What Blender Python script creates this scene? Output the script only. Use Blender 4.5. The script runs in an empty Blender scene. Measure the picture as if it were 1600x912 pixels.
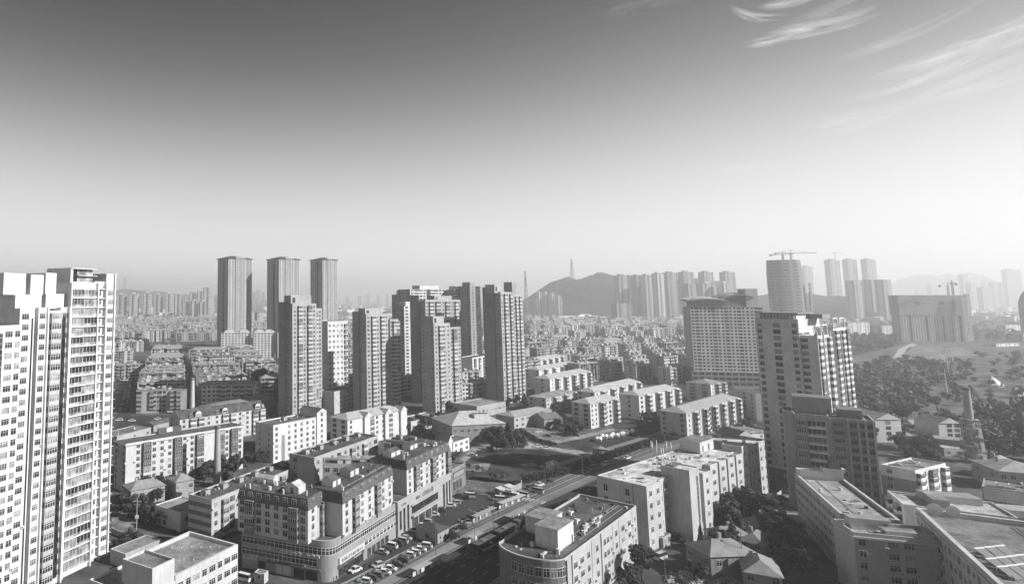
import bpy, math, random
from mathutils import Matrix, Vector
R = random.Random(11)
rad = math.radians
sc = bpy.context.scene
COL = sc.collection

# ---------------------------------------------------------------- camera, light, exposure
F = 1000.0; PX0 = 450.0; PY0 = 358.0; TH = math.atan(108/1000.0); CH = 80.0
cam = bpy.data.cameras.new('camera'); camo = bpy.data.objects.new('camera', cam); COL.objects.link(camo)
camo.location = (0, 0, CH); camo.rotation_euler = (math.pi/2+TH, 0, 0)
cam.sensor_width = 36; cam.lens = 36*F/1600
cam.shift_x = (800-PX0)/1600; cam.shift_y = (PY0-456)/1600
cam.clip_start = 1; cam.clip_end = 60000
sc.camera = camo
sc.view_settings.view_transform = 'Standard'; sc.view_settings.look = 'None'
sc.view_settings.gamma = 1; sc.view_settings.use_curve_mapping = False
sc.view_settings.exposure = 0.56
SUN_AZ, SUN_EL = 112.0, 31.0      # azimuth clockwise from the view axis (+y)
sd = Vector((math.sin(rad(SUN_AZ))*math.cos(rad(SUN_EL)), math.cos(rad(SUN_AZ))*math.cos(rad(SUN_EL)), math.sin(rad(SUN_EL))))
sun = bpy.data.lights.new('sun', 'SUN'); sun.energy = 5.0; sun.angle = rad(0.6); sun.color = (1, 1, 1)
suno = bpy.data.objects.new('sun', sun); COL.objects.link(suno)
suno.rotation_euler = sd.to_track_quat('Z', 'Y').to_euler(); suno.location = sd*500
sc.render.engine = 'CYCLES'
sc.cycles.use_denoising = True
try: sc.cycles.denoiser = 'OPENIMAGEDENOISE'
except Exception: pass
sc.cycles.max_bounces = 4; sc.cycles.diffuse_bounces = 2; sc.cycles.glossy_bounces = 2
sc.cycles.transmission_bounces = 1; sc.cycles.transparent_max_bounces = 4; sc.cycles.volume_bounces = 2
sc.cycles.caustics_reflective = False; sc.cycles.caustics_refractive = False
sc.cycles.sample_clamp_indirect = 4

def world():
    w = bpy.data.worlds.new('World'); sc.world = w; w.use_nodes = True
    nt = w.node_tree; nt.nodes.clear(); N = nt.nodes.new; L = nt.links.new
    out = N('ShaderNodeOutputWorld'); bg = N('ShaderNodeBackground'); L(bg.outputs[0], out.inputs[0])
    sky = N('ShaderNodeTexSky'); sky.sky_type = 'NISHITA'; sky.sun_disc = False
    sky.sun_elevation = rad(SUN_EL); sky.sun_rotation = rad(SUN_AZ); sky.altitude = 100
    sky.air_density = 1.0; sky.dust_density = 2.6; sky.ozone_density = 1.0
    sep = N('ShaderNodeSeparateColor'); L(sky.outputs[0], sep.inputs[0])
    def mth(op, a, b=None, c=None, clamp=False):
        n = N('ShaderNodeMath'); n.operation = op; n.use_clamp = clamp
        for i, v in enumerate((a, b, c)):
            if v is None: continue
            if isinstance(v, (int, float)): n.inputs[i].default_value = v
            else: L(v, n.inputs[i])
        return n.outputs[0]
    # black-and-white conversion through a red filter
    g = mth('ADD', mth('MULTIPLY', sep.outputs[0], 0.8), mth('MULTIPLY', sep.outputs[1], 0.2))
    g = mth('MULTIPLY', mth('POWER', g, 0.16), 1.13)
    # cirrus streaks: picture-independent, laid out by azimuth and elevation of the sky itself
    tc = N('ShaderNodeTexCoord'); sx = N('ShaderNodeSeparateXYZ'); L(tc.outputs['Generated'], sx.inputs[0])
    X, Y, Z = sx.outputs
    az = mth('MULTIPLY', mth('ARCTAN2', X, Y), 57.2958); el = mth('MULTIPLY', mth('ARCSINE', Z), 57.2958)
    # deep red-filter sky: darkens upward, less so towards and away from the sun
    centre = mth('ADD', mth('MULTIPLY', mth('POWER', mth('ABSOLUTE', mth('SUBTRACT', az, 4.0)), 2.0), 0.0014), SKY_MID)
    centre = mth('MINIMUM', centre, 15.0)
    side = mth('DIVIDE', mth('SUBTRACT', mth('ABSOLUTE', mth('SUBTRACT', az, 12.0)), 52.0), 60.0, clamp=True)
    centre = mth('SUBTRACT', centre, mth('MULTIPLY', side, 8.0))
    ex = mth('POWER', 2.71828, mth('DIVIDE', mth('SUBTRACT', el, centre), 4.5))
    shape = mth('ADD', mth('DIVIDE', SKY_HI, mth('ADD', ex, 1.0)), SKY_LO)
    g = mth('MULTIPLY', g, shape)
    tot = None
    for (a0, e0, ra, re, tilt, amt, sc1, wid) in CIRRUS:
        ct, st = math.cos(rad(tilt)), math.sin(rad(tilt))
        da = mth('SUBTRACT', az, a0); de = mth('SUBTRACT', el, e0)
        u = mth('ADD', mth('MULTIPLY', da, ct), mth('MULTIPLY', de, st))
        v = mth('SUBTRACT', mth('MULTIPLY', de, ct), mth('MULTIPLY', da, st))
        v = mth('SUBTRACT', v, mth('MULTIPLY', mth('MULTIPLY', u, u), wid))
        rr = mth('ADD', mth('POWER', mth('ABSOLUTE', mth('DIVIDE', u, ra)), 2.0), mth('POWER', mth('ABSOLUTE', mth('DIVIDE', v, re)), 2.0))
        mask = mth('SUBTRACT', 1.0, rr, clamp=True)
        cb = N('ShaderNodeCombineXYZ'); L(mth('MULTIPLY', u, sc1*0.16), cb.inputs[0]); L(mth('MULTIPLY', v, sc1), cb.inputs[1]); cb.inputs[2].default_value = a0
        nz = N('ShaderNodeTexNoise'); nz.inputs['Scale'].default_value = 1.0; nz.inputs['Detail'].default_value = 8; nz.inputs['Roughness'].default_value = .62
        nz.inputs['Distortion'].default_value = 0.7
        L(cb.outputs[0], nz.inputs['Vector'])
        n = mth('MULTIPLY', mth('SUBTRACT', nz.outputs[0], 0.36, clamp=True), 3.0, clamp=True)
        c = mth('MULTIPLY', mth('MULTIPLY', n, mask), amt)
        c = mth('MULTIPLY', c, 0.86)
        tot = c if tot is None else mth('MAXIMUM', tot, c)
    g = mth('ADD', g, mth('MULTIPLY', tot, mth('SUBTRACT', CLOUD_V, g, clamp=False)))
    cc = N('ShaderNodeCombineColor')
    for i in range(3): L(g, cc.inputs[i])
    L(cc.outputs[0], bg.inputs[0]); bg.inputs[1].default_value = SKY_STR
SKY_STR = 0.13; SKY_MID = 10.6; SKY_HI = 4.3; SKY_LO = 0.05; CLOUD_V = 4.7
# azimuth, elevation, half length, half height, tilt, amount, noise scale, bend   (degrees)
CIRRUS = [(38.2, 18.1, 2.0, .42, 2, 1.0, 2.3, .05), (40.9, 18.5, 3.2, .5, 2, 1.0, 1.9, .03), (41.5, 18.0, 3.0, .28, 4, .7, 2.4, .03), (37.3, 19.9, 1.9, .38, -24, .9, 2.4, .12), (39.6, 20.4, 2.2, .42, 3, .8, 2.3, .06), (43.0, 19.6, 4.5, .6, 14, .35, 1.8, .02),
          (48.2, 15.3, 5.5, .65, 15, 1.0, 1.6, .012), (47.0, 14.2, 6.0, .5, 15, .85, 1.8, .012), (46.0, 13.0, 6.5, .4, 13, .6, 1.9, .015), (49.0, 12.9, 6.5, .5, 13, .6, 1.8, .015), (45.0, 16.6, 4.5, .4, 14, .4, 2.0, .02), (44.5, 12.2, 5.5, .35, 9, .35, 2.1, .02),
          (41.6, 11.8, 1.7, .45, 4, .75, 2.6, .05), (43.6, 11.8, 2.1, .3, 9, .6, 2.6, .04), (42.4, 11.3, 2.2, .25, 4, .5, 2.6, .02), (36.3, 9.5, 2.6, .25, 0, .4, 2.4, 0), (30.5, 22.4, 4.0, .8, 4, .25, 1.8, .0)]
world()

def gp(px, py, z=0.0):
    """pixel of the 1600 x 912 survey photograph -> place on the level z"""
    X = px-PX0; Y = -(py-PY0)
    y = F*math.cos(TH)-Y*math.sin(TH); w = F*math.sin(TH)+Y*math.cos(TH)
    t = (z-CH)/w
    return Vector((X*t, y*t))

# ---------------------------------------------------------------- materials
MATS = {}
def mat(key, g, rough=.85, kind='plain', spec=.3, metal=0):
    k = key
    if k in MATS: return MATS[k]
    m = bpy.data.materials.new(key); m.use_nodes = True; nt = m.node_tree; N = nt.nodes.new; L = nt.links.new
    b = nt.nodes['Principled BSDF']; b.inputs['Roughness'].default_value = rough; b.inputs['Specular IOR Level'].default_value = spec
    b.inputs['Metallic'].default_value = metal
    b.inputs['Base Color'].default_value = (g, g, g, 1)
    geo = N('ShaderNodeNewGeometry')
    def noise(scale, detail=4, stretch=None, rough_=.6):
        n = N('ShaderNodeTexNoise'); n.inputs['Scale'].default_value = scale; n.inputs['Detail'].default_value = detail; n.inputs['Roughness'].default_value = rough_
        if stretch:
            mp = N('ShaderNodeMapping'); mp.inputs['Scale'].default_value = stretch; L(geo.outputs['Position'], mp.inputs[0]); L(mp.outputs[0], n.inputs['Vector'])
        else: L(geo.outputs['Position'], n.inputs['Vector'])
        return n.outputs[0]
    def mr(x, a, b_, c, d):
        n = N('ShaderNodeMapRange'); n.inputs[1].default_value = a; n.inputs[2].default_value = b_; n.inputs[3].default_value = c; n.inputs[4].default_value = d; L(x, n.inputs[0]); return n.outputs[0]
    def mul(a, b_):
        n = N('ShaderNodeMath'); n.operation = 'MULTIPLY'; L(a, n.inputs[0])
        if isinstance(b_, (int, float)): n.inputs[1].default_value = b_
        else: L(b_, n.inputs[1])
        return n.outputs[0]
    def setg(v):
        c = N('ShaderNodeCombineColor')
        for i in range(3): L(v, c.inputs[i])
        L(c.outputs[0], b.inputs['Base Color'])
    if kind == 'wall':
        a = mr(noise(.12, 3), .3, .7, .86, 1.1); s = mr(noise(1.5, 6, (1, 1, .22), .7), .38, .68, 1.05, .84)
        setg(mul(mul(a, s), g))
    elif kind == 'roof':
        a = mr(noise(.16, 5, None, .75), .34, .66, .5, 1.45); s = mr(noise(1.6, 5, None, .7), .35, .68, .72, 1.2)
        setg(mul(mul(a, s), g))
    elif kind == 'patchy':
        a = mr(noise(.11, 7, None, .8), .38, .6, .45, 1.5); s = mr(noise(.7, 6, None, .75), .36, .66, .62, 1.3)
        setg(mul(mul(a, s), g))
    elif kind == 'tiles':
        w = N('ShaderNodeTexWave'); w.wave_type = 'BANDS'; w.bands_direction = 'DIAGONAL'; w.inputs['Scale'].default_value = 1.1; w.inputs['Distortion'].default_value = .3
        L(geo.outputs['Position'], w.inputs[0])
        a = mr(w.outputs['Fac'], 0, 1, .82, 1.08); s = mr(noise(.4, 5), .3, .7, .75, 1.2)
        setg(mul(mul(a, s), g))
    elif kind == 'grass':
        a = mr(noise(.05, 5, None, .7), .38, .62, .45, 1.9); s = mr(noise(.5, 5, None, .7), .35, .68, .55, 1.35)
        setg(mul(mul(a, s), g))
    elif kind == 'asphalt':
        a = mr(noise(.06, 4), .3, .7, .8, 1.25); s = mr(noise(.7, 4, (1, 1, 1)), .35, .7, .88, 1.1)
        setg(mul(mul(a, s), g))
    elif kind == 'city':
        a = mr(noise(.012, 6, None, .75), .35, .65, .45, 1.6); s = mr(noise(.09, 5, None, .7), .35, .66, .6, 1.45)
        setg(mul(mul(a, s), g))
    elif kind == 'leaf':
        a = mr(noise(.35, 3), .3, .7, .55, 1.5); s = mr(noise(2.2, 2), .3, .7, .75, 1.25)
        setg(mul(mul(a, s), g))
    elif kind == 'glass':
        a = mr(noise(.35, 2), .35, .65, .5, 1.7)
        setg(mul(a, g))
    elif kind == 'hill':
        a = mr(noise(.006, 6, None, .75), .35, .65, .6, 1.4); s = mr(noise(.05, 4, None, .7), .35, .66, .6, 1.4)
        setg(mul(mul(a, s), g))
    elif kind == 'brick':
        w = N('ShaderNodeTexBrick'); w.inputs['Scale'].default_value = .35; w.inputs['Color1'].default_value = (1, 1, 1, 1); w.inputs['Color2'].default_value = (.8, .8, .8, 1); w.inputs['Mortar'].default_value = (.6, .6, .6, 1)
        L(geo.outputs['Position'], w.inputs[0])
        s = mr(noise(.3, 5), .3, .7, .8, 1.15)
        x = N('ShaderNodeSeparateColor'); L(w.outputs[0], x.inputs[0]); setg(mul(mul(x.outputs[0], s), g))
    MATS[k] = m; return m
def wallm(g): return mat('wall_%.2f' % g, g, .85, 'wall', .2)
def roofm(g): return mat('roof_%.2f' % g, g, .9, 'roof', .2)
def mt(s):
    """material from a short text such as w.45"""
    k, g = s[0], float(s[1:])
    if k == 'w': return wallm(g)
    if k == 'r': return roofm(g)
    if k == 'p': return mat('patchy_%.2f' % g, g, .9, 'patchy', .2)
    if k == 't': return mat('tiles_%.2f' % g, g, .8, 'tiles', .3)
    if k == 'g': return mat('glass_%.2f' % g, g, .2, 'glass', .35)
    if k == 'q': return mat('paint_%.2f' % g, g, .35, 'plain', .5)
    if k == 'm': return mat('metal_%.2f' % g, g, .35, 'plain', .5, .6)
    if k == 'a': return mat('asphalt_%.2f' % g, g, .9, 'asphalt', .2)
    if k == 's': return mat('grass_%.2f' % g, g, .95, 'grass', .1)
    if k == 'l': return mat('leaf_%.3f' % g, g, .8, 'leaf', .2)
    if k == 'h': return mat('hill_%.2f' % g, g, .95, 'hill', .1)
    if k == 'c': return mat('city_%.2f' % g, g, .95, 'city', .1)
    if k == 'b': return wallm(g)
    return mat('plain_%.2f' % g, g)

# ---------------------------------------------------------------- mesh builder
class MB:
    def __init__(s): s.v = []; s.ix = {}; s.f = []; s.m = []; s.ms = []
    def vi(s, p):
        k = (round(p[0], 3), round(p[1], 3), round(p[2], 3))
        i = s.ix.get(k)
        if i is None: i = len(s.v); s.v.append(k); s.ix[k] = i
        return i
    def mi(s, m):
        if m not in s.ms: s.ms.append(m)
        return s.ms.index(m)
    def face(s, pts, m):
        ids = [s.vi(p) for p in pts]
        o = []
        for i in ids:
            if i not in o: o.append(i)
        if len(o) >= 3: s.f.append(o); s.m.append(s.mi(m))
    def box(s, x0, y0, z0, x1, y1, z1, m, top=None, nobot=False):
        a = [(x0, y0), (x1, y0), (x1, y1), (x0, y1)]
        for i in range(4):
            p, q = a[i], a[(i+1) % 4]
            s.face([(p[0], p[1], z0), (q[0], q[1], z0), (q[0], q[1], z1), (p[0], p[1], z1)], m)
        s.face([(p[0], p[1], z1) for p in a], top or m)
        if not nobot: s.face([(p[0], p[1], z0) for p in reversed(a)], m)
        return s
    def prism(s, poly, z0, z1, m, top=None, bottom=False):
        n = len(poly)
        for i in range(n):
            p, q = poly[i], poly[(i+1) % n]
            s.face([(p[0], p[1], z0), (q[0], q[1], z0), (q[0], q[1], z1), (p[0], p[1], z1)], m)
        if top: s.face([(p[0], p[1], z1) for p in poly], top)
        if bottom: s.face([(p[0], p[1], z0) for p in reversed(poly)], m)
    def cyl(s, x, y, z0, z1, r0, r1, n, m, cap=True, ax='z'):
        a = []; b = []
        for i in range(n):
            t = 2*math.pi*i/n; c, w = math.cos(t), math.sin(t)
            if ax == 'z': a.append((x+c*r0, y+w*r0, z0)); b.append((x+c*r1, y+w*r1, z1))
            elif ax == 'y': a.append((x+c*r0, z0, y-w*r0)); b.append((x+c*r1, z1, y-w*r1))
            else: a.append((z0, x+c*r0, y+w*r0)); b.append((z1, x+c*r1, y+w*r1))
        for i in range(n):
            j = (i+1) % n; s.face([a[i], a[j], b[j], b[i]], m)
        if cap: s.face(b, m); s.face(list(reversed(a)), m)
    def beam(s, p, q, w, m):
        p = Vector(p); q = Vector(q); d = (q-p)
        if d.length < 1e-6: return
        d.normalize(); u = d.cross(Vector((0, 0, 1)))
        if u.length < .01: u = Vector((1, 0, 0))
        u.normalize(); v = d.cross(u); u *= w/2; v *= w/2
        a = [p+u+v, p-u+v, p-u-v, p+u-v]; b = [x+(q-p) for x in a]
        for i in range(4):
            j = (i+1) % 4; s.face([a[i], a[j], b[j], b[i]], m)
        s.face(a[::-1], m); s.face(b, m)
    def grid(s, p, q, z0, z1, nf, bays, wm, gm, sill=.32, head=.86, wf=.55, band=None):
        """wall from p to q cut into a grid of cells, the window cells in glass; bays = string, one letter per bay"""
        d = (q[0]-p[0], q[1]-p[1]); n = len(bays); fh = (z1-z0)/nf
        us = []
        for i, c in enumerate(bays):
            a, b = i/n, (i+1)/n
            if c == '.': us.append((a, b, 0)); continue
            if c == 's': us.append((a, b, 2)); continue
            if c == 'B': us.append((a, b, 3)); continue
            w = {'w': wf, 'v': .8, 'n': .3, 'g': 1.0}.get(c, wf); mm = (a+b)/2; h = (b-a)*w/2
            if w < .99: us.append((a, mm-h, 0)); us.append((mm-h, mm+h, 1)); us.append((mm+h, b, 0))
            else: us.append((a, b, 1))
        P = lambda u, z: (p[0]+d[0]*u, p[1]+d[1]*u, z)
        for k in range(nf):
            a = z0+k*fh
            for (u0, u1, t) in us:
                zs = [a, a+fh*sill, a+fh*head, a+fh]
                if t == 0: s.face([P(u0, a), P(u1, a), P(u1, a+fh), P(u0, a+fh)], wm); continue
                if t == 2: s.face([P(u0, a), P(u1, a), P(u1, a+fh), P(u0, a+fh)], gm[0]); continue
                g = gm[R.randrange(len(gm))]
                lo = band if (t == 3 and band) else wm
                s.face([P(u0, zs[0]), P(u1, zs[0]), P(u1, zs[1]), P(u0, zs[1])], lo)
                s.face([P(u0, zs[1]), P(u1, zs[1]), P(u1, zs[2]), P(u0, zs[2])], g)
                s.face([P(u0, zs[2]), P(u1, zs[2]), P(u1, zs[3]), P(u0, zs[3])], wm)
    def roofhip(s, x0, y0, x1, y1, z, hgt, m, over=.4, gable=False, wall=None):
        W, D = x1-x0, y1-y0
        if not gable:
            x0 -= over; y0 -= over; x1 += over; y1 += over
        else: y0 -= over; y1 += over; x0 -= .05; x1 += .05
        W, D = x1-x0, y1-y0
        if W >= D:
            i = 0 if gable else D/2*.9
            a, b = (x0+i, (y0+y1)/2, z+hgt), (x1-i, (y0+y1)/2, z+hgt)
            s.face([(x0, y0, z), (x1, y0, z), b, a], m); s.face([(x1, y1, z), (x0, y1, z), a, b], m)
            s.face([(x1, y0, z), (x1, y1, z), b], wall if gable and wall else m); s.face([(x0, y1, z), (x0, y0, z), a], wall if gable and wall else m)
        else:
            i = 0 if gable else W/2*.9
            a, b = ((x0+x1)/2, y0+i, z+hgt), ((x0+x1)/2, y1-i, z+hgt)
            s.face([(x1, y0, z), (x1, y1, z), b, a], m); s.face([(x0, y1, z), (x0, y0, z), a, b], m)
            s.face([(x0, y0, z), (x1, y0, z), a], wall if gable and wall else m); s.face([(x1, y1, z), (x0, y1, z), b], wall if gable and wall else m)
        s.face([(x0, y0, z), (x0, y1, z), (x1, y1, z), (x1, y0, z)], m)
    def add(s, o, M=None):
        for f, mi in zip(o.f, o.m):
            pts = [o.v[i] for i in f]
            if M is not None: pts = [tuple(M @ Vector(p)) for p in pts]
            s.face(pts, o.ms[mi])
    def mesh(s, name):
        me = bpy.data.meshes.new(name); me.from_pydata(s.v, [], s.f)
        for m in s.ms: me.materials.append(m)
        if s.f: me.polygons.foreach_set('material_index', s.m)
        me.update(); return me
    def build(s, name, parent=None, loc=None, rz=0):
        o = bpy.data.objects.new(name, s.mesh(name)); COL.objects.link(o)
        if parent: o.parent = parent
        if loc is not None: o.location = loc
        if rz: o.rotation_euler = (0, 0, rz)
        return o

def tag(o, label=None, cat=None, group=None, kind=None):
    if label: o['label'] = label
    if cat: o['category'] = cat
    if group: o['group'] = group
    if kind: o['kind'] = kind
    return o
def empty(name, loc, rz=0):
    o = bpy.data.objects.new(name, None); COL.objects.link(o); o.location = loc; o.rotation_euler = (0, 0, rz)
    o.empty_display_size = 1; return o
def inst(name, me, parent, loc=(0, 0, 0), rz=0, scale=None):
    o = bpy.data.objects.new(name, me); COL.objects.link(o); o.parent = parent; o.location = loc
    if rz: o.rotation_euler = (0, 0, rz)
    if scale: o.scale = scale
    return o
ORD = ['first', 'second', 'third', 'fourth', 'fifth', 'sixth', 'seventh', 'eighth', 'ninth', 'tenth', 'eleventh', 'twelfth', 'thirteenth', 'fourteenth',
       'fifteenth', 'sixteenth', 'seventeenth', 'eighteenth', 'nineteenth', 'twentieth']

# ---------------------------------------------------------------- window and balcony kit (local: outward is -y, origin on the wall)
KIT = {}
GL = ['g0.02', 'g0.03', 'g0.03', 'g0.08', 'g0.20']
def kit(code, var, par):
    k = (code, var, par)
    if k in KIT: return KIT[k]
    b = MB(); g = mt(GL[var]); fr = mt('w0.65'); pm = mt(par)
    def win(w, h, z0, y, n, f=fr, t=.065):
        b.box(-w/2, y-.06, z0, w/2, y, z0+h, g)                                   # glass slab
        b.box(-w/2-.04, y-.12, z0-.1, w/2+.04, y, z0, f); b.box(-w/2-.04, y-.12, z0+h, w/2+.04, y, z0+h+t, f)
        for i in range(n+1):
            x = -w/2+w*i/n; b.box(x-t/2, y-.1, z0, x+t/2, y-.061, z0+h, f)
        b.box(-w/2, y-.09, z0+h*.68, w/2, y-.061, z0+h*.68+t*.8, f)
    if code == 'w': win(1.6, 1.6, .9, 0, 2)
    elif code == 'v': win(2.3, 1.5, .95, 0, 3)
    elif code == 'V': win(3.2, 1.6, .9, 0, 4)
    elif code == 'n': win(.8, 1.2, 1.1, 0, 1)
    elif code == 't': win(1.5, 2.1, .8, 0, 2)
    elif code == 'T': win(1.2, 2.3, .5, 0, 2)
    elif code == 'a':                                                            # flush window, a deep opening's shade put into the darker frame
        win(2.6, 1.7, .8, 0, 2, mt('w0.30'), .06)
    elif code in 'bB':
        w, d = (3.0, 1.1) if code == 'b' else (3.6, 1.3)
        b.box(-w/2, -d, -.1, w/2, -.001, .95, pm); b.box(-w/2, -d, 2.45, w/2, -.001, 2.68, pm)
        b.box(-w/2+.05, -d+.05, .95, w/2-.05, -.001, 2.45, g)
        for i in range(5):
            x = -w/2+.05+(w-.1)*i/4; b.box(x-.05, -d, .95, x+.05, -d+.049, 2.45, fr)
        b.box(-w/2+.02, -d, 1.95, w/2-.02, -d+.049, 2.03, fr)
    elif code == 'o':                                                            # open balcony with slab and parapet
        w, d = 3.2, 1.3
        b.box(-w/2, -d, -.12, w/2, -.001, .05, fr); b.box(-w/2, -d, .05, w/2, -d+.12, 1.05, pm)
        b.box(-w/2, -d+.121, .05, -w/2+.12, -.001, 1.05, pm); b.box(w/2-.12, -d+.121, .05, w/2, -.001, 1.05, pm)
        b.box(-w/2+.3, -.05, .1, w/2-.3, -.001, 2.3, g)
    elif code == 'G':                                                            # wide glazed bay, flush slab edges
        w = 5.6
        b.box(-w/2, -.5, -.28, w/2, -.001, .06, mt('w0.75')); b.box(-w/2+.05, -.38, .06, w/2-.05, -.001, .8, mt('g0.28'))
        b.box(-w/2+.05, -.36, .8, w/2-.05, -.001, 2.35, g)
        for i in range(5):
            x = -w/2+.1+(w-.2)*i/4; b.box(x-.05, -.42, .06, x+.05, -.361, 2.35, fr)
    elif code == 'c':                                                            # air conditioner
        b.box(-.45, -.45, 0, .45, -.02, .65, mt('q0.60')); b.cyl(-.1, .32, -.47, -.451, .24, .24, 8, mt('q0.10'), ax='y')
    elif code == 'D':                                                            # arched attic window
        b.box(-1.9, -.5, 0, 1.9, -.001, 1.6, mt('w0.65')); b.box(-1.7, -.54, .3, 1.7, -.501, 1.5, g)
        for i in range(6): b.box(-1.72+i*.68, -.58, .3, -1.62+i*.68, -.541, 1.5, fr)
        pts = [(-1.9, 1.6), (1.9, 1.6), (1.3, 2.5), (.5, 2.85), (-.5, 2.85), (-1.3, 2.5)]
        b.face([(x, -.5, z) for x, z in pts], mt('w0.65')); n = len(pts)
        for i in range(n):
            p, q = pts[i], pts[(i+1) % n]; b.face([(p[0], -.5, p[1]), (p[0], 2, p[1]), (q[0], 2, q[1]), (q[0], -.5, q[1])], mt('r0.14'))
    KIT[k] = [b, None]; return KIT[k]
PARTNAME = {'b': 'balcony', 'B': 'balcony', 'o': 'balcony', 'G': 'glazed_bay', 'c': 'air_conditioner', 'D': 'dormer'}

FOOT = []
class Bld:
    """a building with its own frame: x along the front from p0 to p1, y away from it, z up"""
    def __init__(s, name, label, p0, p1, z, depth, wall='w0.45', roof='r0.14', cat='building', group=None, world=False, par='w0.55', fr=None, L=None, ac=.25, gl=None):
        a = Vector(p0) if world else gp(*p0, z); b = Vector(p1) if world else gp(*p1, z)
        s.o = a; d = b-a; s.W = L or d.length; s.rz = math.atan2(d.y, d.x); s.D = depth; s.h = z; s.world = world
        s.root = empty(name, (a.x, a.y, 0), s.rz); tag(s.root, label, cat, group)
        s.wall = MB(); s.roof = MB(); s.wm = mt(wall); s.rm = mt(roof); s.par = par; s.items = {}; s.ac = ac; s.gl = gl
    def w2(s, u, v):
        c, n = math.cos(s.rz), math.sin(s.rz); return (s.o.x+u*c-v*n, s.o.y+u*n+v*c)
    def loc(s, px, py, z=0):
        g = gp(px, py, z)-s.o; c, n = math.cos(s.rz), math.sin(s.rz); return (g.x*c+g.y*n, -g.x*n+g.y*c)
    def item(s, code, x, y, z, rot, par=None):
        nm = PARTNAME.get(code, 'window'); var = R.choice(s.gl or (0, 0, 1, 2, 3, 4)) if code != 'c' else 0
        s.items.setdefault(nm, []).append((code, var, par or s.par, x, y, z, rot))
    def face(s, x0, y0, x1, y1, z0, fh, nf, pat, par=None, fit=None):
        """windows along the wall line (x0,y0)->(x1,y1), outward on its right hand"""
        L = math.hypot(x1-x0, y1-y0); rot = math.atan2(y1-y0, x1-x0)
        if fit: pat = (pat*200)[:max(1, int(L/fit))]
        n = len(pat)
        ux, uy = (x1-x0)/L, (y1-y0)/L; ox, oy = uy, -ux
        for i, c in enumerate(pat):
            if c in '. ': continue
            t = L*(i+.5)/n; x = x0+ux*t; y = y0+uy*t
            if c == 's':
                s.strip(x, y, rot, z0+1, z0+fh*nf-.8); continue
            if c == '|':
                s.wall.add(MB().box(-.15, -.12, z0, .15, .02, z0+fh*nf, mt('w0.20')), Matrix.Translation((x, y, 0)) @ Matrix.Rotation(rot, 4, 'Z')); continue
            for k in range(nf):
                s.item(c, x+ox*.005, y+oy*.005, z0+k*fh, rot, R.choice(('w0.30', 'w0.60', 'w0.18')) if c in 'bBo' and R.random() < .22 else par)
                if c in 'wvtn' and R.random() < s.ac:
                    q = L/n*.42 if R.random() < .5 else -L/n*.42
                    s.item('c', x+ux*q+ox*.01, y+uy*q+oy*.01, z0+k*fh+.3, rot)
    def strip(s, x, y, rot, z0, z1, w=1.8, m='g0.05'):
        b = MB(); b.box(-w/2, -.08, z0, w/2, -.004, z1, mt(m))
        k = z0
        while k < z1: b.box(-w/2-.05, -.14, k, w/2+.05, -.081, k+.16, mt('w0.30')); k += 1.5
        b.build('stair_window', s.root, (x, y, 0), rot)
    def vol(s, x0, y0, x1, y1, z0, z1, nf=0, Fr='', Lf='', Rt='', base=0, fit=None, roof='flat', rh=3, par=.9, wall=None, rm=None, cornice=0, parp=None, pw=.3, rf=None, bk=''):
        wm = mt(wall) if wall else s.wm; rm_ = mt(rm) if rm else s.rm
        P = [(x0, y0), (x1, y0), (x1, y1), (x0, y1)]
        s.wall.prism(P, z0, z1, wm)
        if roof == 'flat':
            t = pw; Q = [(x0+t, y0+t), (x1-t, y0+t), (x1-t, y1-t), (x0+t, y1-t)]
            if par > 0:
                s.wall.prism(P, z1, z1+par, wm)
                for i in range(4):
                    j = (i+1) % 4
                    s.wall.face([(*P[i], z1+par), (*P[j], z1+par), (*Q[j], z1+par), (*Q[i], z1+par)], mt('w0.60') if not rf else mt(rf))
                    s.wall.face([(*Q[j], z1), (*Q[i], z1), (*Q[i], z1+par), (*Q[j], z1+par)], wm)
                s.roof.face([(*p, z1) for p in Q], rm_)
            else: s.roof.face([(*p, z1) for p in P], rm_)
        elif roof == 'hip': s.roof.roofhip(x0, y0, x1, y1, z1, rh, rm_, .5)
        elif roof == 'gable': s.roof.roofhip(x0, y0, x1, y1, z1, rh, rm_, .5, True, wm)
        elif roof == 'mansard':
            i = rh*.28
            Q = [(x0+i, y0+i), (x1-i, y0+i), (x1-i, y1-i), (x0+i, y1-i)]; P2 = [(x0-.3, y0-.3), (x1+.3, y0-.3), (x1+.3, y1+.3), (x0-.3, y1+.3)]
            for a in range(4):
                b = (a+1) % 4; s.roof.face([(*P2[a], z1), (*P2[b], z1), (*Q[b], z1+rh), (*Q[a], z1+rh)], mt('r0.12'))
                s.roof.face([(*P2[b], z1), (*P2[a], z1), (*P[a], z1-.05), (*P[b], z1-.05)], mt('r0.12'))
            s.roof.face([(*p, z1+rh) for p in Q], rm_)
        if cornice:
            s.wall.prism([(x0-cornice, y0-cornice), (x1+cornice, y0-cornice), (x1+cornice, y1+cornice), (x0-cornice, y1+cornice)], z1-.6, z1-.1, mt('w0.60'), mt('w0.60'), True)
        if nf:
            fh = (z1-z0-base-.3)/nf; zb = z0+base
            if Fr: s.face(x0, y0, x1, y0, zb, fh, nf, Fr, parp, fit)
            if Rt: s.face(x1, y0, x1, y1, zb, fh, nf, Rt, parp, fit)
            if Lf: s.face(x0, y1, x0, y0, zb, fh, nf, Lf, parp, fit)
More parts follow.
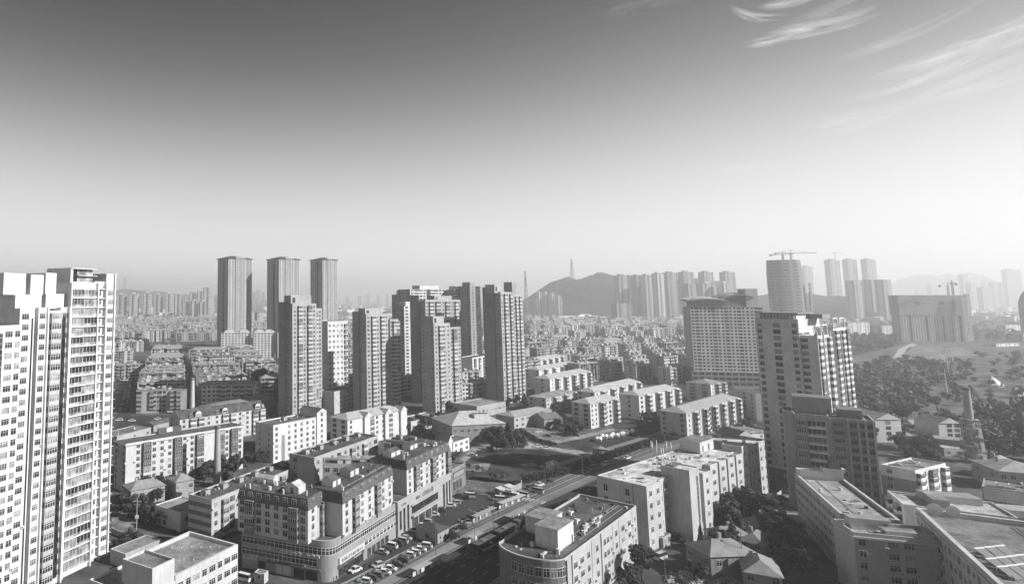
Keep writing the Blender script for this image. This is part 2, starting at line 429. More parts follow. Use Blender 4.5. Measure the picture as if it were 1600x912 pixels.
    def done(s, cap=100):
        c = s.w2(s.W/2, s.D/2); FOOT.append((c[0], c[1], max(s.W, s.D)/2, min(s.W, s.D)/2, s.rz+(0 if s.W >= s.D else math.pi/2)))
        cam2 = Vector((0, 0, CH))
        if s.wall.f: s.wall.build('wall', s.root)
        if s.roof.f: s.roof.build('roof', s.root)
        for nm, lst in s.items.items():
            def dist(t):
                x, y = s.w2(t[3], t[4]); return (Vector((x, y, t[5]))-cam2).length
            lst.sort(key=dist)
            for (code, var, par, x, y, z, rot) in lst[:cap]:
                K = kit(code, var, par)
                if K[1] is None: K[1] = K[0].mesh(nm)
                inst(nm, K[1], s.root, (x, y, z), rot)
            if lst[cap:]:
                b = MB()
                for (code, var, par, x, y, z, rot) in lst[cap:]:
                    b.add(kit(code, var, par)[0], Matrix.Translation((x, y, z)) @ Matrix.Rotation(rot, 4, 'Z'))
                tag(b.build(nm, s.root), kind='stuff')
        return s
def part(B, name, f):
    b = MB(); f(b); return b.build(name, B.root)

# ---------------------------------------------------------------- setting
def sheet(name, pts, z, m, kind='structure', sub=0):
    b = MB(); b.face([(p[0], p[1], z) for p in pts], mt(m)); o = b.build(name); tag(o, kind=kind); return o
def psheet(name, px, z, m): return sheet(name, [gp(*p) for p in px], z, m)
sheet('ground', [(-15000, -3000), (19000, -3000), (19000, 19000), (-15000, 19000)], 0, 'c0.085')
def offs(line, d):
    out = []
    for i, p in enumerate(line):
        a = Vector(line[max(0, i-1)]); b = Vector(line[min(len(line)-1, i+1)]); t = (b-a).normalized(); n = Vector((t.y, -t.x))
        out.append(Vector(p)+n*d)
    return out
def band(b, line, d0, d1, z, m):
    A = offs(line, d0); B_ = offs(line, d1)
    for i in range(len(line)-1):
        b.face([(*A[i], z), (*B_[i], z), (*B_[i+1], z), (*A[i+1], z)], mt(m))
def roadobj(name, line, d0, d1, z, m, kind='structure'):
    b = MB(); band(b, line, d0, d1, z, m); return tag(b.build(name), kind=kind)
# tram axis (left track) as a polyline on the ground
T0 = [Vector(p) for p in ((-40, 124), (-8, 157), (24, 190), (62, 231), (98, 266), (143, 307), (195, 349), (262, 402), (330, 470), (372, 525))]
roadobj('road', T0, 4.2, 24.4, .012, 'a0.038')
roadobj('road', T0, 25.6, 39, .012, 'a0.038')
roadobj('pavement', T0, 39, 45, .03, 'a0.16')
roadobj('road_median', T0, 24.4, 25.6, .016, 'a0.20')
roadobj('tram_bed', T0, -6.5, 4.2, .02, 'a0.17')
roadobj('service_road', T0[5:], -16, -6.7, .012, 'a0.065')
roadobj('pavement', T0[5:], -20, -16, .03, 'a0.20')
b = MB()
for r in (-5.2, -3.7, -1.6, -.1): band(b, T0, r-.22, r+.22, .15, 'a0.05')
for r in (-6.4, -2.9, .9): band(b, T0, r, r+.45, .2, 'a0.32')
tag(b.build('tram_rails'), kind='structure')
def along(line, s):
    for i in range(len(line)-1):
        L = (line[i+1]-line[i]).length
        if s <= L: return line[i].lerp(line[i+1], s/L), (line[i+1]-line[i]).normalized()
        s -= L
    return line[-1], (line[-1]-line[-2]).normalized()
b = MB()
def dashes(d, s0, s1, step, ln, w, z=.03, m='q0.55'):
    s = s0
    while s < s1:
        p, t = along(T0, s); n = Vector((t.y, -t.x)); a = p+n*d
        q = [a-n*w/2, a+n*w/2, a+n*w/2+t*ln, a-n*w/2+t*ln]
        b.face([(*x, z) for x in q], mt(m)); s += step
for d in (9, 12.6, 16.2, 19.8, 29, 32.5, 35.8): dashes(d, 20, 520, 9, 3, .16)
dashes(4.7, 20, 520, 6, 5.9, .16); dashes(24.0, 20, 520, 6, 5.9, .14)
# zebra hatching beside the median
s = 60
while s < 112:
    p, t = along(T0, s); n = Vector((t.y, -t.x)); a = p+n*22.2
    b.face([(*(a+n*0), .034), (*(a+n*1.5+t*1.2), .034), (*(a+n*1.5+t*2.0), .034), (*(a+t*.8), .034)], mt('q0.50')); s += 2.0
b.build('road_markings')['kind'] = 'structure'
# crossing by the tram stop
b = MB()
p, t = along(T0, 195); n = Vector((t.y, -t.x))
for i in range(8):
    a = p+n*(-7+i*1.6); b.face([(*a, .16), (*(a+n*.9), .16), (*(a+n*.9+t*4), .16), (*(a+t*4), .16)], mt('q0.45'))
b.build('crossing_markings')['kind'] = 'structure'
# car park between the commercial block and the tram
psheet('car_park', [(500, 940), (563, 884), (622, 846), (706, 786), (740, 762), (770, 770), (800, 780), (845, 775), (750, 822), (600, 902), (545, 935)], .008, 'a0.05')
psheet('pavement', [(700, 790), (690, 776), (715, 752), (735, 770), (712, 792)], .02, 'p0.22')
psheet('pavement', [(715, 752), (740, 744), (800, 752), (830, 768), (780, 775), (735, 770)], .02, 'p0.13')
# vacant grass lots
psheet('lawn', [(703, 738), (720, 722), (742, 708), (770, 702), (845, 702), (900, 708), (948, 718), (880, 742), (815, 757), (760, 752), (725, 748)], .02, 's0.05')
psheet('bare_earth', [(722, 731), (740, 724), (768, 722), (762, 733), (745, 738), (725, 736)], .03, 'p0.20')
psheet('bare_earth', [(812, 724), (835, 722), (838, 727), (818, 729)], .03, 'p0.17')
psheet('lawn', [(874, 692), (930, 680), (1000, 672), (1060, 666), (1072, 678), (1010, 700), (950, 717), (905, 703)], .02, 's0.045')
psheet('lawn', [(960, 655), (1030, 640), (1062, 652), (1060, 662), (990, 672), (955, 668)], .024, 's0.05')
psheet('path', [(772, 688), (790, 682), (812, 686), (850, 697), (905, 703), (946, 716), (930, 716), (890, 708), (845, 700), (790, 700)], .032, 'p0.33')
psheet('path', [(718, 718), (740, 696), (790, 690), (790, 700), (745, 706), (726, 722)], .03, 'p0.24')
psheet('path', [(812, 666), (842, 668), (905, 684), (870, 690), (838, 688), (805, 672)], .03, 'p0.20')
psheet('path', [(860, 688), (905, 680), (958, 668), (962, 672), (915, 684), (870, 692)], .036, 'p0.26')
# left side streets and yards
psheet('street', [(180, 668), (184, 634), (207, 570), (216, 570), (203, 634), (206, 668)], .01, 'a0.05')
psheet('street', [(180, 665), (180, 650), (260, 648), (275, 660), (200, 668)], .012, 'a0.05')
psheet('yard', [(175, 805), (190, 800), (222, 822), (200, 842), (174, 832)], .012, 'p0.20')
psheet('yard', [(172, 852), (200, 840), (260, 862), (215, 905), (170, 912)], .012, 's0.05')
psheet('street', [(225, 795), (250, 795), (400, 870), (420, 930), (380, 960), (370, 900), (290, 835)], .012, 'a0.05')
# hospital yard, lanes between the old houses
psheet('lane', [(1020, 862), (1070, 848), (1092, 850), (1040, 930), (990, 930)], .012, 'a0.065')
psheet('yard', [(1205, 790), (1232, 765), (1245, 775), (1252, 815), (1225, 828), (1195, 812)], .012, 'p0.16')
psheet('yard', [(1062, 650), (1105, 640), (1180, 660), (1180, 690), (1100, 682)], .012, 'p0.20')
psheet('yard', [(1375, 720), (1412, 690), (1465, 700), (1460, 760), (1400, 760)], .012, 'p0.15')
# park and fields to the right
psheet('park_ground', [(1320, 560), (1420, 536), (1660, 536), (1800, 640), (1800, 760), (1540, 760), (1500, 730), (1420, 660), (1330, 680), (1310, 620)], .012, 's0.11')
psheet('meadow', [(1405, 562), (1420, 542), (1500, 542), (1530, 556), (1480, 566)], .03, 's0.17')
psheet('street', [(1308, 610), (1312, 560), (1330, 556), (1345, 570), (1322, 612)], .03, 'a0.16')
psheet('street', [(1355, 612), (1395, 560), (1412, 556), (1392, 600), (1385, 612)], .034, 'a0.15')
psheet('street', [(1395, 560), (1404, 545), (1425, 536), (1432, 538), (1412, 552), (1408, 560)], .03, 'p0.40')
psheet('path', [(1418, 656), (1432, 650), (1502, 652), (1510, 656), (1500, 660), (1425, 662)], .034, 'p0.30')
psheet('path', [(1414, 612), (1424, 610), (1434, 618), (1430, 620)], .034, 'p0.40')
psheet('path', [(1520, 632), (1560, 640), (1620, 642), (1700, 650), (1700, 644), (1560, 634)], .034, 'p0.30')
psheet('bare_earth', [(1586, 606), (1640, 604), (1700, 622), (1640, 632), (1592, 620)], .03, 'p0.38')

def hill(name, cx, cy, rx, ry, h, m, seed=0, n=56, rz=0, ridge=1.0):
    """terrain bump with gullies"""
    from mathutils import noise
    b = MB()
    def P(i, j):
        u = -1+2*i/n; v = -1+2*j/n; d = math.hypot(u, v)
        e = max(0, 1-d)**ridge*(3-2*max(0, 1-d)) if ridge == 1 else max(0, 1-d*d)**ridge
        nz = noise.fractal(Vector((u*2.2+seed, v*2.2, seed)), 1.0, 2.0, 5)*.22+1
        z = h*e*nz-2
        x, y = u*rx, v*ry; c, s_ = math.cos(rz), math.sin(rz)
        return (cx+x*c-y*s_, cy+x*s_+y*c, z)
    G = [[P(i, j) for j in range(n+1)] for i in range(n+1)]
    for i in range(n):
        for j in range(n):
            b.face([G[i][j], G[i+1][j], G[i+1][j+1], G[i][j+1]], mt(m))
    o = b.build(name); tag(o, kind='structure')
    for p in o.data.polygons: p.use_smooth = True
    return o
def dirp(px, D):   # point on the ground in the direction of a column of the photograph, D metres ahead
    return ((px-PX0)/F*D, D)
hx, hy = dirp(925, 2950); hill('hill', hx, hy, 400, 440, 182, 'h0.04', 3, 80, 0, 1.15)
hx, hy = dirp(1020, 3200); hill('hill', hx, hy, 560, 450, 158, 'h0.04', 5, 60, 0, 1.0)
hx, hy = dirp(1235, 2500); hill('hill', hx, hy, 420, 380, 97, 'h0.04', 7, 60, 0, 1.1)
hx, hy = dirp(180, 5200); hill('hill', hx, hy, 900, 600, 145, 'h0.08', 9, 50, 0, .8)
hx, hy = dirp(60, 5200); hill('hill', hx, hy, 900, 600, 160, 'h0.08', 11, 50, 0, .8)
hx, hy = dirp(310, 5600); hill('hill', hx, hy, 900, 700, 110, 'h0.08', 12, 50, 0, .8)
hx, hy = dirp(1470, 7800); hill('hill', hx, hy, 650, 800, 300, 'h0.08', 13, 50, 0, 1.0)
hx, hy = dirp(1600, 9500); hill('hill', hx, hy, 2600, 900, 290, 'h0.08', 17, 50, 0, .8)

# the air: one even haze round everything
b = MB(); b.box(-16000, -4000, -1, 20000, 20000, 352, mt('w0.45'))
hz = b.build('haze'); tag(hz, 'thin pale haze hanging over the whole city', 'haze', kind='stuff')
m = bpy.data.materials.new('haze_air'); m.use_nodes = True; nt = m.node_tree; nt.nodes.clear()
o_ = nt.nodes.new('ShaderNodeOutputMaterial'); v_ = nt.nodes.new('ShaderNodeVolumePrincipled')
v_.inputs['Color'].default_value = (1, 1, 1, 1); v_.inputs['Density'].default_value = 2.2e-4; v_.inputs['Anisotropy'].default_value = .3
nt.links.new(v_.outputs[0], o_.inputs['Volume']); hz.data.materials.clear(); hz.data.materials.append(m)
hz.visible_shadow = True

# ---------------------------------------------------------------- near buildings
def heater(x, y, z, rz, label='solar water heater of glass tubes on a flat roof', group='solar water heaters on the roofs', w=1.6):
    k = 'heater%.1f' % w
    if k not in KIT:
        b = MB(); b.face([(-w/2, -1, .15), (w/2, -1, .15), (w/2, .7, 1.35), (-w/2, .7, 1.35)], mt('q0.40')); b.face([(-w/2, -.96, .1), (-w/2, .74, 1.3), (w/2, .74, 1.3), (w/2, -.96, .1)], mt('q0.20'))
        for i in range(9): xx = -w/2+w*i/8; b.beam((xx, -1, .17), (xx, .7, 1.37), .03, mt('q0.18'))
        c = MB(); c.cyl(.75, 1.42, -w/2-.1, w/2+.1, .13, .13, 8, mt('q0.60'), ax='x')
        f = MB()
        for sx in (-w/2+.1, w/2-.1): f.beam((sx, .85, 0), (sx, .8, 1.3), .06, mt('m0.45')); f.beam((sx, -1, .05), (sx, .85, .05), .06, mt('m0.45'))
        KIT[k] = (b.mesh('tube_panel'), c.mesh('water_tank'), f.mesh('stand'))
    P, C_, F_ = KIT[k]
    r = empty('solar_heater', (x, y, z), rz); tag(r, label, 'solar heater', group)
    inst('tube_panel', P, r); inst('water_tank', C_, r); inst('stand', F_, r); return r
def heaters_on(B, pts, z, label, rz=0.0, w=1.6):
    for (u, v) in pts: heater(*B.w2(u, v), z, rad(28)+rz*.2, ORD[pts.index((u, v))]+' '+label, 'solar heaters', w)
def dish(x, y, z, rz, label, r=1.1):
    t = empty('satellite_dish', (x, y, z), rz); tag(t, label, 'satellite dish')
    b = MB(); n = 14
    ring = [[(rr*r*math.cos(a*2*math.pi/n), -1.0*(rr*rr)*.35*r, rr*r*math.sin(a*2*math.pi/n)) for a in range(n)] for rr in (.02, .5, 1)]
    for k in range(2):
        for i in range(n):
            j = (i+1) % n; b.face([ring[k][i], ring[k][j], ring[k+1][j], ring[k+1][i]], mt('q0.70'))
    o = b.build('bowl', t, (0, 0, r*1.1)); o.rotation_euler = (rad(-35), 0, 0)
    b = MB(); b.cyl(0, .1, 0, r*1.1, .07, .07, 6, mt('m0.45')); b.beam((0, 0, r*.6), (0, -r*.9, r*1.5), .05, mt('m0.45')); b.build('mount', t)
def clutter(B, x0, y0, x1, y1, z, n, seed=1, pipes=3):
    r = random.Random(seed); b = MB()
    for i in range(n):
        x, y = r.uniform(x0, x1), r.uniform(y0, y1); k = r.random()
        if k < .4: b.box(x, y, z, x+r.uniform(.3, 1.4), y+r.uniform(.3, 1.2), z+r.uniform(.15, .9), mt(r.choice(('w0.20', 'w0.45', 'w0.08', 'w0.60'))))
        elif k < .6: b.cyl(x, y, z, z+r.uniform(.5, 1.1), .12, .12, 6, mt('w0.55'))
        elif k < .72: b.cyl(x, y, z, z+1.1, .55, .55, 9, mt('q0.60'))
        elif k < .85: b.cyl(x, y, z, z+r.uniform(1.5, 3.2), .04, .03, 4, mt('m0.30')); b.box(x-.5, y-.03, z+1.3, x+.5, y+.03, z+1.36, mt('m0.30'))
        else: b.face([(x, y, z+.012), (x+r.uniform(1, 4), y, z+.012), (x+r.uniform(1, 4), y+r.uniform(1, 3), z+.012), (x, y+r.uniform(1, 2), z+.012)], mt(r.choice(('r0.10', 'r0.20', 'p0.34'))))
    for i in range(pipes): y = r.uniform(y0, y1); b.beam((x0, y, z+.18), (x1, y+r.uniform(-.5, .5), z+.18), .12, mt('w0.30'))
    o = b.build('roof_clutter', B.root); o['kind'] = 'stuff'
def pbox(B, name, x0, y0, x1, y1, z0, z1, m='w0.45', rm='r0.20', door=True, lip=.25, wins=''):
    b = MB(); b.box(x0, y0, z0, x1, y1, z1, mt(m), mt(rm)); b.box(x0-.2, y0-.2, z1+.003, x1+.2, y1+.2, z1+lip, mt('w0.50'), mt(rm))
    o = b.build(name, B.root)
    if door:
        d = MB(); d.box(x1-1.6, y0-.06, z0, x1-.7, y0-.005, z0+2, mt('q0.10')); d.box(x1+.005, y0+.6, z0+1, x1+.06, y0+1.5, z0+2, mt('g0.05')); d.build('roof_door', o)
    return o
def glyphs(B, n, u0, u1, z0, z1, y, rot=0, m='q0.08', name='sign_lettering', parent=None, seed=3, x=0):
    """a row of stroke characters too small to read, as in the photograph"""
    r = random.Random(seed); b = MB(); w = (u1-u0)/n; h = z1-z0
    for i in range(n):
        a = u0+i*w+.1*w; ww = w*.8; t = max(.09, h*.12)
        for k in range(r.choice((2, 3, 3))): zz = z0+h*(.05+.42*k)*.95; b.box(a, y-.05, zz, a+ww, y, zz+t, mt(m))
        for k in range(r.choice((1, 2, 2))): xx = a+ww*r.choice((.0, .42, .85)); b.box(xx, y-.07, z0, xx+t, y-.051, z1, mt(m))
    return b.build(name, parent or B.root, (x, 0, 0) if x else None, rot)

# --- tall white tower at the left edge
B = Bld('apartment_tower', 'tall white tower with wide glazed bays and a flat roof canopy', (95, 905), (171, 868), 0, 16, 'w0.68', 'r0.30', cat='tower block', par='w0.68', ac=0.12, gl=(2, 3, 4, 4))
# frame: front runs beside the street, lit from the right
W = B.W
fhT = 2.92; NF = 29; HT = 84.8
def tower_left(B):
    W = B.W
    x0, x1, x2, x3 = 0, W*.58, W*.80, W
    B.vol(x0, .6, x1, 15, 0, HT-1, par=1.2); B.vol(x1+.002, 1.8, x2, 14.5, 0, HT, par=.6); B.vol(x2+.002, 1.0, x3, 14, 0, HT+2.6, par=.5)
    # big glazed bays with slab edges
    for i in range(2): 
        for k in range(NF-1): B.item('G', x1*(i+.5)/2, .59, 1.5+k*fhT, 0, None)
    B.face(x1, 1.8, x2, 1.8, 1.2, fhT, NF-1, 'w', None); B.face(x2, 1.0, x3, 1.0, 1.2, fhT, NF-1, 'v')
    B.face(x3, 1.0, x3, 14, 1.2, fhT, NF-1, 'w.w')
    b = MB()
    for x in (x1-.25, x2-.2, x3-.3, x0+.1): b.box(x-.22, -.3 if x < x1 else .4, 0, x+.22, .599, HT+3.4 if x > x2 else HT, mt('w0.72'))
    for k in range(NF): b.box(x1+.2, 1.3, 1.2+k*fhT-.15, x3+.5, 2.39, 1.2+k*fhT, mt('w0.72')) if False else None
    b.build('pier', B.root)
    LA = MB().box(x3+.02, .2, -.12, x3+.55, 3.0, 0, mt('w0.72')).mesh('ledge'); LB = MB().box(x1+.3, .9, -.12, x2-.3, 1.798, .1, mt('w0.72')).mesh('ledge')
    for k in range(NF): inst('ledge', LA, B.root, (0, 0, 1.2+k*fhT)); inst('ledge', LB, B.root, (0, 0, 1.2+k*fhT))
    # roof pavilions
    b = MB(); b.box(x0+1, 1.5, HT, x0+1.9, 12, HT+4.2, mt('w0.70')); b.box(x0+4.5, 2.5, HT, x1-.3, 11.9, HT+4.19, mt('g0.28')); b.box(x0+1.2, 1.2, HT+4.201, x1+.2, 12, HT+4.45, mt('w0.55')); b.box(x0+4.0, 1.4, HT+2.1, x1+.8, 12, HT+2.3, mt('w0.55')); b.build('penthouse', B.root)
tower_left(B); B.done()
# nearer wing of the same estate, stepping towards the camera
o = B.w2(0, 0); o2 = B.w2(-19, -1.0)
C2 = Bld('apartment_tower', 'white tower wing with dark vertical slots and white roof boxes', o2, B.w2(-.3, -1.0), 0, 14, 'w0.68', 'r0.30', cat='tower block', par='w0.80', world=True, ac=.12, gl=(1, 2, 3, 4))
H2 = 76.5; nf2 = 26; W2 = C2.W
C2.vol(0, 0, 4.2, 14, 0, H2, nf2, Fr='v', base=1.2, par=.8); C2.vol(4.202, .9, 6.2, 14, 0, H2, par=.8); C2.vol(6.202, .2, 9.6, 14, 0, H2, nf2, Fr='v', base=1.2)
C2.vol(9.602, 0, 15, 14, 0, H2-.3, par=.3); C2.vol(15.002, .6, W2-.02, 14, 0, H2, nf2, Fr='v', base=1.2)
for k in range(nf2): C2.item('B', 12.0, -.01, 1.2+k*2.88, 0, 'w0.45')
b = MB()
for x, y in ((4.2, .85), (14.9, -.3)): b.box(x, y-.01, 2, x+1.3, y+.05-.06, H2-2, mt('g0.05'))
b.build('glazed_slot', C2.root)
b = MB()
for x in (-.1, 6.1, 9.5, W2-1.3): b.box(x, -.5, 0, x+.4, -.001 if x < 6 else .3, H2+1, mt('w0.72'))
b.build('pier', C2.root)
b = MB(); b.box(0.2, 2, H2+.5, 9, 12, H2+4.5, mt('w0.72')); b.box(11, 2.5, H2+.5, W2-1, 12, H2+4.8, mt('w0.72')); b.build('attic_storey', C2.root)
b = MB(); b.box(-3, 3, H2+4.51, 4.2, 13, H2+10.4, mt('w0.72')); b.box(5.4, 2.4, H2+4.51, 9.8, 12, H2+10.2, mt('w0.72')); b.box(11.1, 3, H2+4.81, 15, 12, H2+10.9, mt('w0.72')); b.build('lift_house', C2.root)
C2.done()
C3 = Bld('apartment_tower', 'nearest white tower wing filling the bottom left corner', C2.w2(-22, -1.8), C2.w2(-.3, -1.8), 0, 14, 'w0.68', 'r0.30', cat='tower block', par='w0.80', world=True, ac=.12, gl=(1, 2, 3, 4))
C3.vol(0, 0, C3.W, 14, 0, 72, 25, Fr='vwsvwsvw', base=1.2); C3.done()

# --- small office with pale roof at the bottom left
B = Bld('office_building', 'low white office with grey flat roof and roof box beside the left tower', (274, 905), (370, 856), 14, (169, 885), 'w0.50', 'r0.26', par='w0.5', ac=0)
q = gp(294, 835, 14)-gp(370, 856, 14); B.D = q.length
B.W = B.W*1.02
B.vol(0, 0, B.W, B.D, 0, 14, 4, Fr='vwvwvwv', base=1, par=.9, pw=.6, fit=2.9); 
B.vol(-11, .01, -.01, B.D-.02, 0, 13.2, par=.6, wall='w0.55'); B.vol(-8, -.5, -.9, 9.5, 13.9, 18.6, par=.6, rm='r0.20')
b = MB()
for i in range(14): b.cyl(2+(i*7.3) % (B.W-3), 2+(i*4.1) % (B.D-3), 14.02, 14.5, .12, .12, 6, mt('q0.60'))
b.build('vent_pipe', B.root)
s = MB(); s.box(B.W-9, -.15, 3.2, B.W-.8, -.07, 5.2, mt('q0.12')); so = s.build('sign_board', B.root); glyphs(B, 4, B.W-8.2, B.W-1.8, 3.5, 4.9, -.151, m='q0.60', parent=so)
B.done()
B = Bld('shed', 'long low shed with flat roof behind the small office', (196, 866), (252, 843), 4, 7, 'w0.35', 'r0.22', cat='shed'); B.vol(0, 0, B.W, 7, 0, 4, 1, Fr='w.w', base=.5, par=.2); B.done()

# --- commercial block: podium with rounded corner and attic-roofed apartments on top
PZ = 10.5
B = Bld('shopping_block', 'rounded three storey shop podium with glazing bands and roof signs by the car park', (516, 851), (621, 787), PZ, 24, 'w0.28', 'r0.10', ac=0)
pod = B; W = B.W; lc = B.loc(378, 828, PZ)
lx, ly = lc; r = 4.0
Lv = Vector((lx, ly)); Lu = Lv.normalized()
poly = [(W, 0), (W, 22), (lx+22*(-Lu.y)*-1 if False else lx+20, ly+8), (lx, ly)]
arc = []
A0 = Vector((0, 0))+Lu*r; A1 = Vector((r, 0))
for i in range(7):
    t = i/6; p = A0*(1-t)**2+Vector((0, 0))*2*t*(1-t)+A1*t*t; arc.append((p.x, p.y))
outline = [(lx, ly)]+arc+[(W, 0), (W, 24), (lx+24, ly+10)]
w = B.wall; w.prism(outline, 0, PZ+.7, B.wm)
B.roof.face([(*p, PZ) for p in outline], B.rm)
n = len(outline)
cen = Vector((sum(p[0] for p in outline)/n, sum(p[1] for p in outline)/n))
inner = [tuple(Vector(p)+(cen-Vector(p)).normalized()*.5) for p in outline]
for i in range(n):
    j = (i+1) % n; w.face([(*outline[i], PZ+.7), (*outline[j], PZ+.7), (*inner[j], PZ+.7), (*inner[i], PZ+.7)], mt('w0.50')); w.face([(*inner[j], PZ), (*inner[i], PZ), (*inner[i], PZ+.7), (*inner[j], PZ+.7)], B.wm)
def ribbon(b, pts, z0, z1, off, gm, step=1.35, mw=.14):
    for i in range(len(pts)-1):
        p, q = Vector(pts[i]), Vector(pts[i+1]); d = q-p; L = d.length; d.normalize(); nn = Vector((d.y, -d.x))
        a, c = p+nn*off, q+nn*off
        b.face([(*a, z0), (*c, z0), (*c, z1), (*a, z1)], gm)
        k = 0
        while k < L:
            x = p+d*k+nn*(off+.02); y = x+d*mw
            b.face([(*x, z0), (*y, z0), (*y, z1), (*x, z1)], mt('w0.60')); k += step
        for z in (z0, (z0+z1)/2+.25, z1):
            x = p+nn*(off+.03); y = q+nn*(off+.03); b.face([(*x, z-.07), (*y, z-.07), (*y, z+.07), (*x, z+.07)], mt('w0.60'))
front = [(lx, ly)]+arc+[(W, 0)]
b = MB(); ribbon(b, front, 7.3, 9.2, .06, mt('g0.05')); b.build('window_band', B.root)
b = MB(); ribbon(b, [(lx, ly)]+arc[:1], 4.0, 6.1, .06, mt('g0.05')); b.build('window_band', B.root)
b = MB(); ribbon(b, [(W*.45, 0), (W, 0)], 4.2, 5.6, .06, mt('g0.05'), 2.6, .5); b.build('window_band', B.root)
b = MB(); b.box(r+.5, -.45, 3.7, W*.44, -.08, 5.5, mt('q0.55')); so = b.build('shop_sign', B.root); glyphs(B, 13, r+1.5, W*.42, 4.1, 5.1, -.451, parent=so, seed=5)
b = MB(); b.box(r, -.3, 2.6, W*.44, -.06, 3.55, mt('q0.08')); so = b.build('shop_fascia', B.root); glyphs(B, 5, W*.3, W*.4, 2.8, 3.35, -.301, m='q0.6', parent=so, seed=8)
b = MB(); b.box(.5+r, -.05, .1, W*.44, .0-.005, 2.5, mt('g0.03'))
for i in range(5): b.box(W*.5+i*3.1, -.05, .1, W*.5+i*3.1+2.5, -.005, 2.7, mt('g0.05'))
b.build('shop_front', B.root)
ang = math.atan2(-ly, -lx)
b = MB(); L = Lv.length
for i, (a0, a1, m_) in enumerate(((.02, .18, 'q0.30'), (.2, .28, 'g0.03'), (.31, .39, 'q0.22'), (.40, .47, 'q0.40'), (.48, .57, 'q0.40'), (.60, .72, 'g0.03'), (.73, .86, 'g0.03'))):
    b.box(L*a0, -.06, .1, L*a1, -.005, 2.8, mt(m_))
b.build('roller_shutter', B.root, (lx, ly, 0), ang)
b = MB(); b.box(L*.58, -.9, 2.9, L*.9, -.01, 3.5, mt('w0.12')); b.box(L*.3, -.3, 2.9, L*.56, -.01, 3.6, mt('w0.10')); b.box(L*.02, -.6, 2.9, L*.2, -.01, 3.5, mt('w0.45')); b.build('shop_canopy', B.root, (lx, ly, 0), ang)
for i in range(16): B.item('c', lx-lx*(.12+.05*i), ly-ly*(.12+.05*i), R.choice((6.3, 6.5, 3.6)), ang)
B.done()
# podium flats
def flats(name, label, p0, p1, z, depth, Fr, Lf, Rt='', zb=PZ, nf=4, **k):
    B = Bld(name, label, p0, p1, z, depth, 'w0.49', 'r0.09', par='w0.26', ac=.2, **k)
    mh = 2.9; B.vol(0, 0, B.W, depth, zb+.005, z-mh, nf, Fr=Fr, Lf=Lf, Rt=Rt, roof='none', base=.1)
    # steep attic storey: dark tiled skin leaning in slightly
    i = .35; W, D = B.W, depth
    P = [(-.25, -.25), (W+.25, -.25), (W+.25, D+.25), (-.25, D+.25)]; Q = [(i, i), (W-i, i), (W-i, D-i), (i, D-i)]
    for a in range(4):
        c = (a+1) % 4; B.roof.face([(*P[a], z-mh), (*P[c], z-mh), (*Q[c], z), (*Q[a], z)], mt('t0.10' if not k.get('lit') else 't0.2'))
        B.roof.face([(*P[a], z-mh), (*P[c], z-mh), ((0, W, W, 0)[c], (0, 0, D, D)[c], z-mh-.3), ((0, W, W, 0)[a], (0, 0, D, D)[a], z-mh-.3)], mt('t0.10'))
    B.roof.face([(*p, z) for p in Q], B.rm)
    n = len(Fr)
    for t in range(n):
        if Fr[t] in 'wvabB': B.item('w', W*(t+.5)/n, .05, z-mh-.15, 0)
    n = len(Lf)
    for t in range(n):
        if Lf[t] in 'wvabB': B.item(R.choice('wv'), .05, D-D*(t+.5)/n, z-mh-.15, -math.pi/2)
    n = len(Rt)
    for t in range(n):
        if Rt[t] in 'wvabB': B.item('w', W-.05, D*(t+.5)/n, z-mh-.15, math.pi/2)
    return B
def attic_hut(B, x, y, z, w, d, h, m='w0.55', rm='r0.10', rz=0):
    b = MB(); b.box(-w/2, -d/2, 0, w/2, d/2, h*.62, mt(m)); o = b.build('stair_hut', B.root, (x, y, z), rz)
    c = MB(); c.roofhip(-w/2, -d/2, w/2, d/2, h*.62+.002, h*.38, mt(rm), .2, True, mt(m)); c.build('hut_roof', o)
    d_ = MB(); d_.box(-.45, -d/2-.05, .05, .45, -d/2-.004, h*.55, mt('q0.08')); d_.build('hut_door', o)
B = flats('apartment_block', 'corner flats with dark attic storey on the rounded shop podium', (372, 762), (481, 780), 22.8, 13, 'wbwwwwbw', '', 'wb')
attic_hut(B, B.W*.72, 5, 22.8, 4.5, 4.5, 3.2, 'w0.55', 'r0.45'); attic_hut(B, B.W*.2, 9.5, 22.8, 6, 2.5, 2.4, 'q0.70', 'r0.40')
b = MB()
for x, y in ((3, 1.2), (B.W*.62, 1), (B.W*.35, 8), (B.W*.9, 3)): b.box(x, y, 22.8, x+.5, y+.5, 24.2, mt('w0.55'))
clutter(B, B.W*.05, 1.5, B.W-2, 11, 22.81, 22, 21, 1); b.build('chimney_stack', B.root); B.done()
B = flats('apartment_block', 'flats with dark attic storey in the middle of the podium beside the car park', (535, 770), (613, 727), 23.2, 12, 'wbwwbww', 'w.', 'w')
attic_hut(B, 6, 7, 23.2, 5, 4, 2.8, 'w0.60', 'r0.10'); attic_hut(B, B.W*.52, 7.5, 23.2, 6, 4, 3.0, 'w0.50', 'r0.08')
b = MB(); b.box(2, .8, 23.2, 2.5, 1.3, 24.3, mt('w0.6')); b.box(11, 9, 23.2, 11.5, 9.5, 24.3, mt('w0.6')); clutter(B, 1.5, 1.5, B.W-2, 10, 23.21, 24, 22, 1); b.build('chimney_stack', B.root); B.done()
B = flats('apartment_block', 'flats with a blank pale end wall above the furniture hall front', (635, 720), (702, 690), 22.6, 12.5, 'wbwwbwwb', '..', 'w', zb=10.2)
attic_hut(B, 5, 8.5, 22.6, 7, 3.6, 2.6, 'w0.62', 'r0.10'); attic_hut(B, B.W*.5, 8, 22.6, 6, 3.4, 2.6, 'w0.6', 'r0.07')
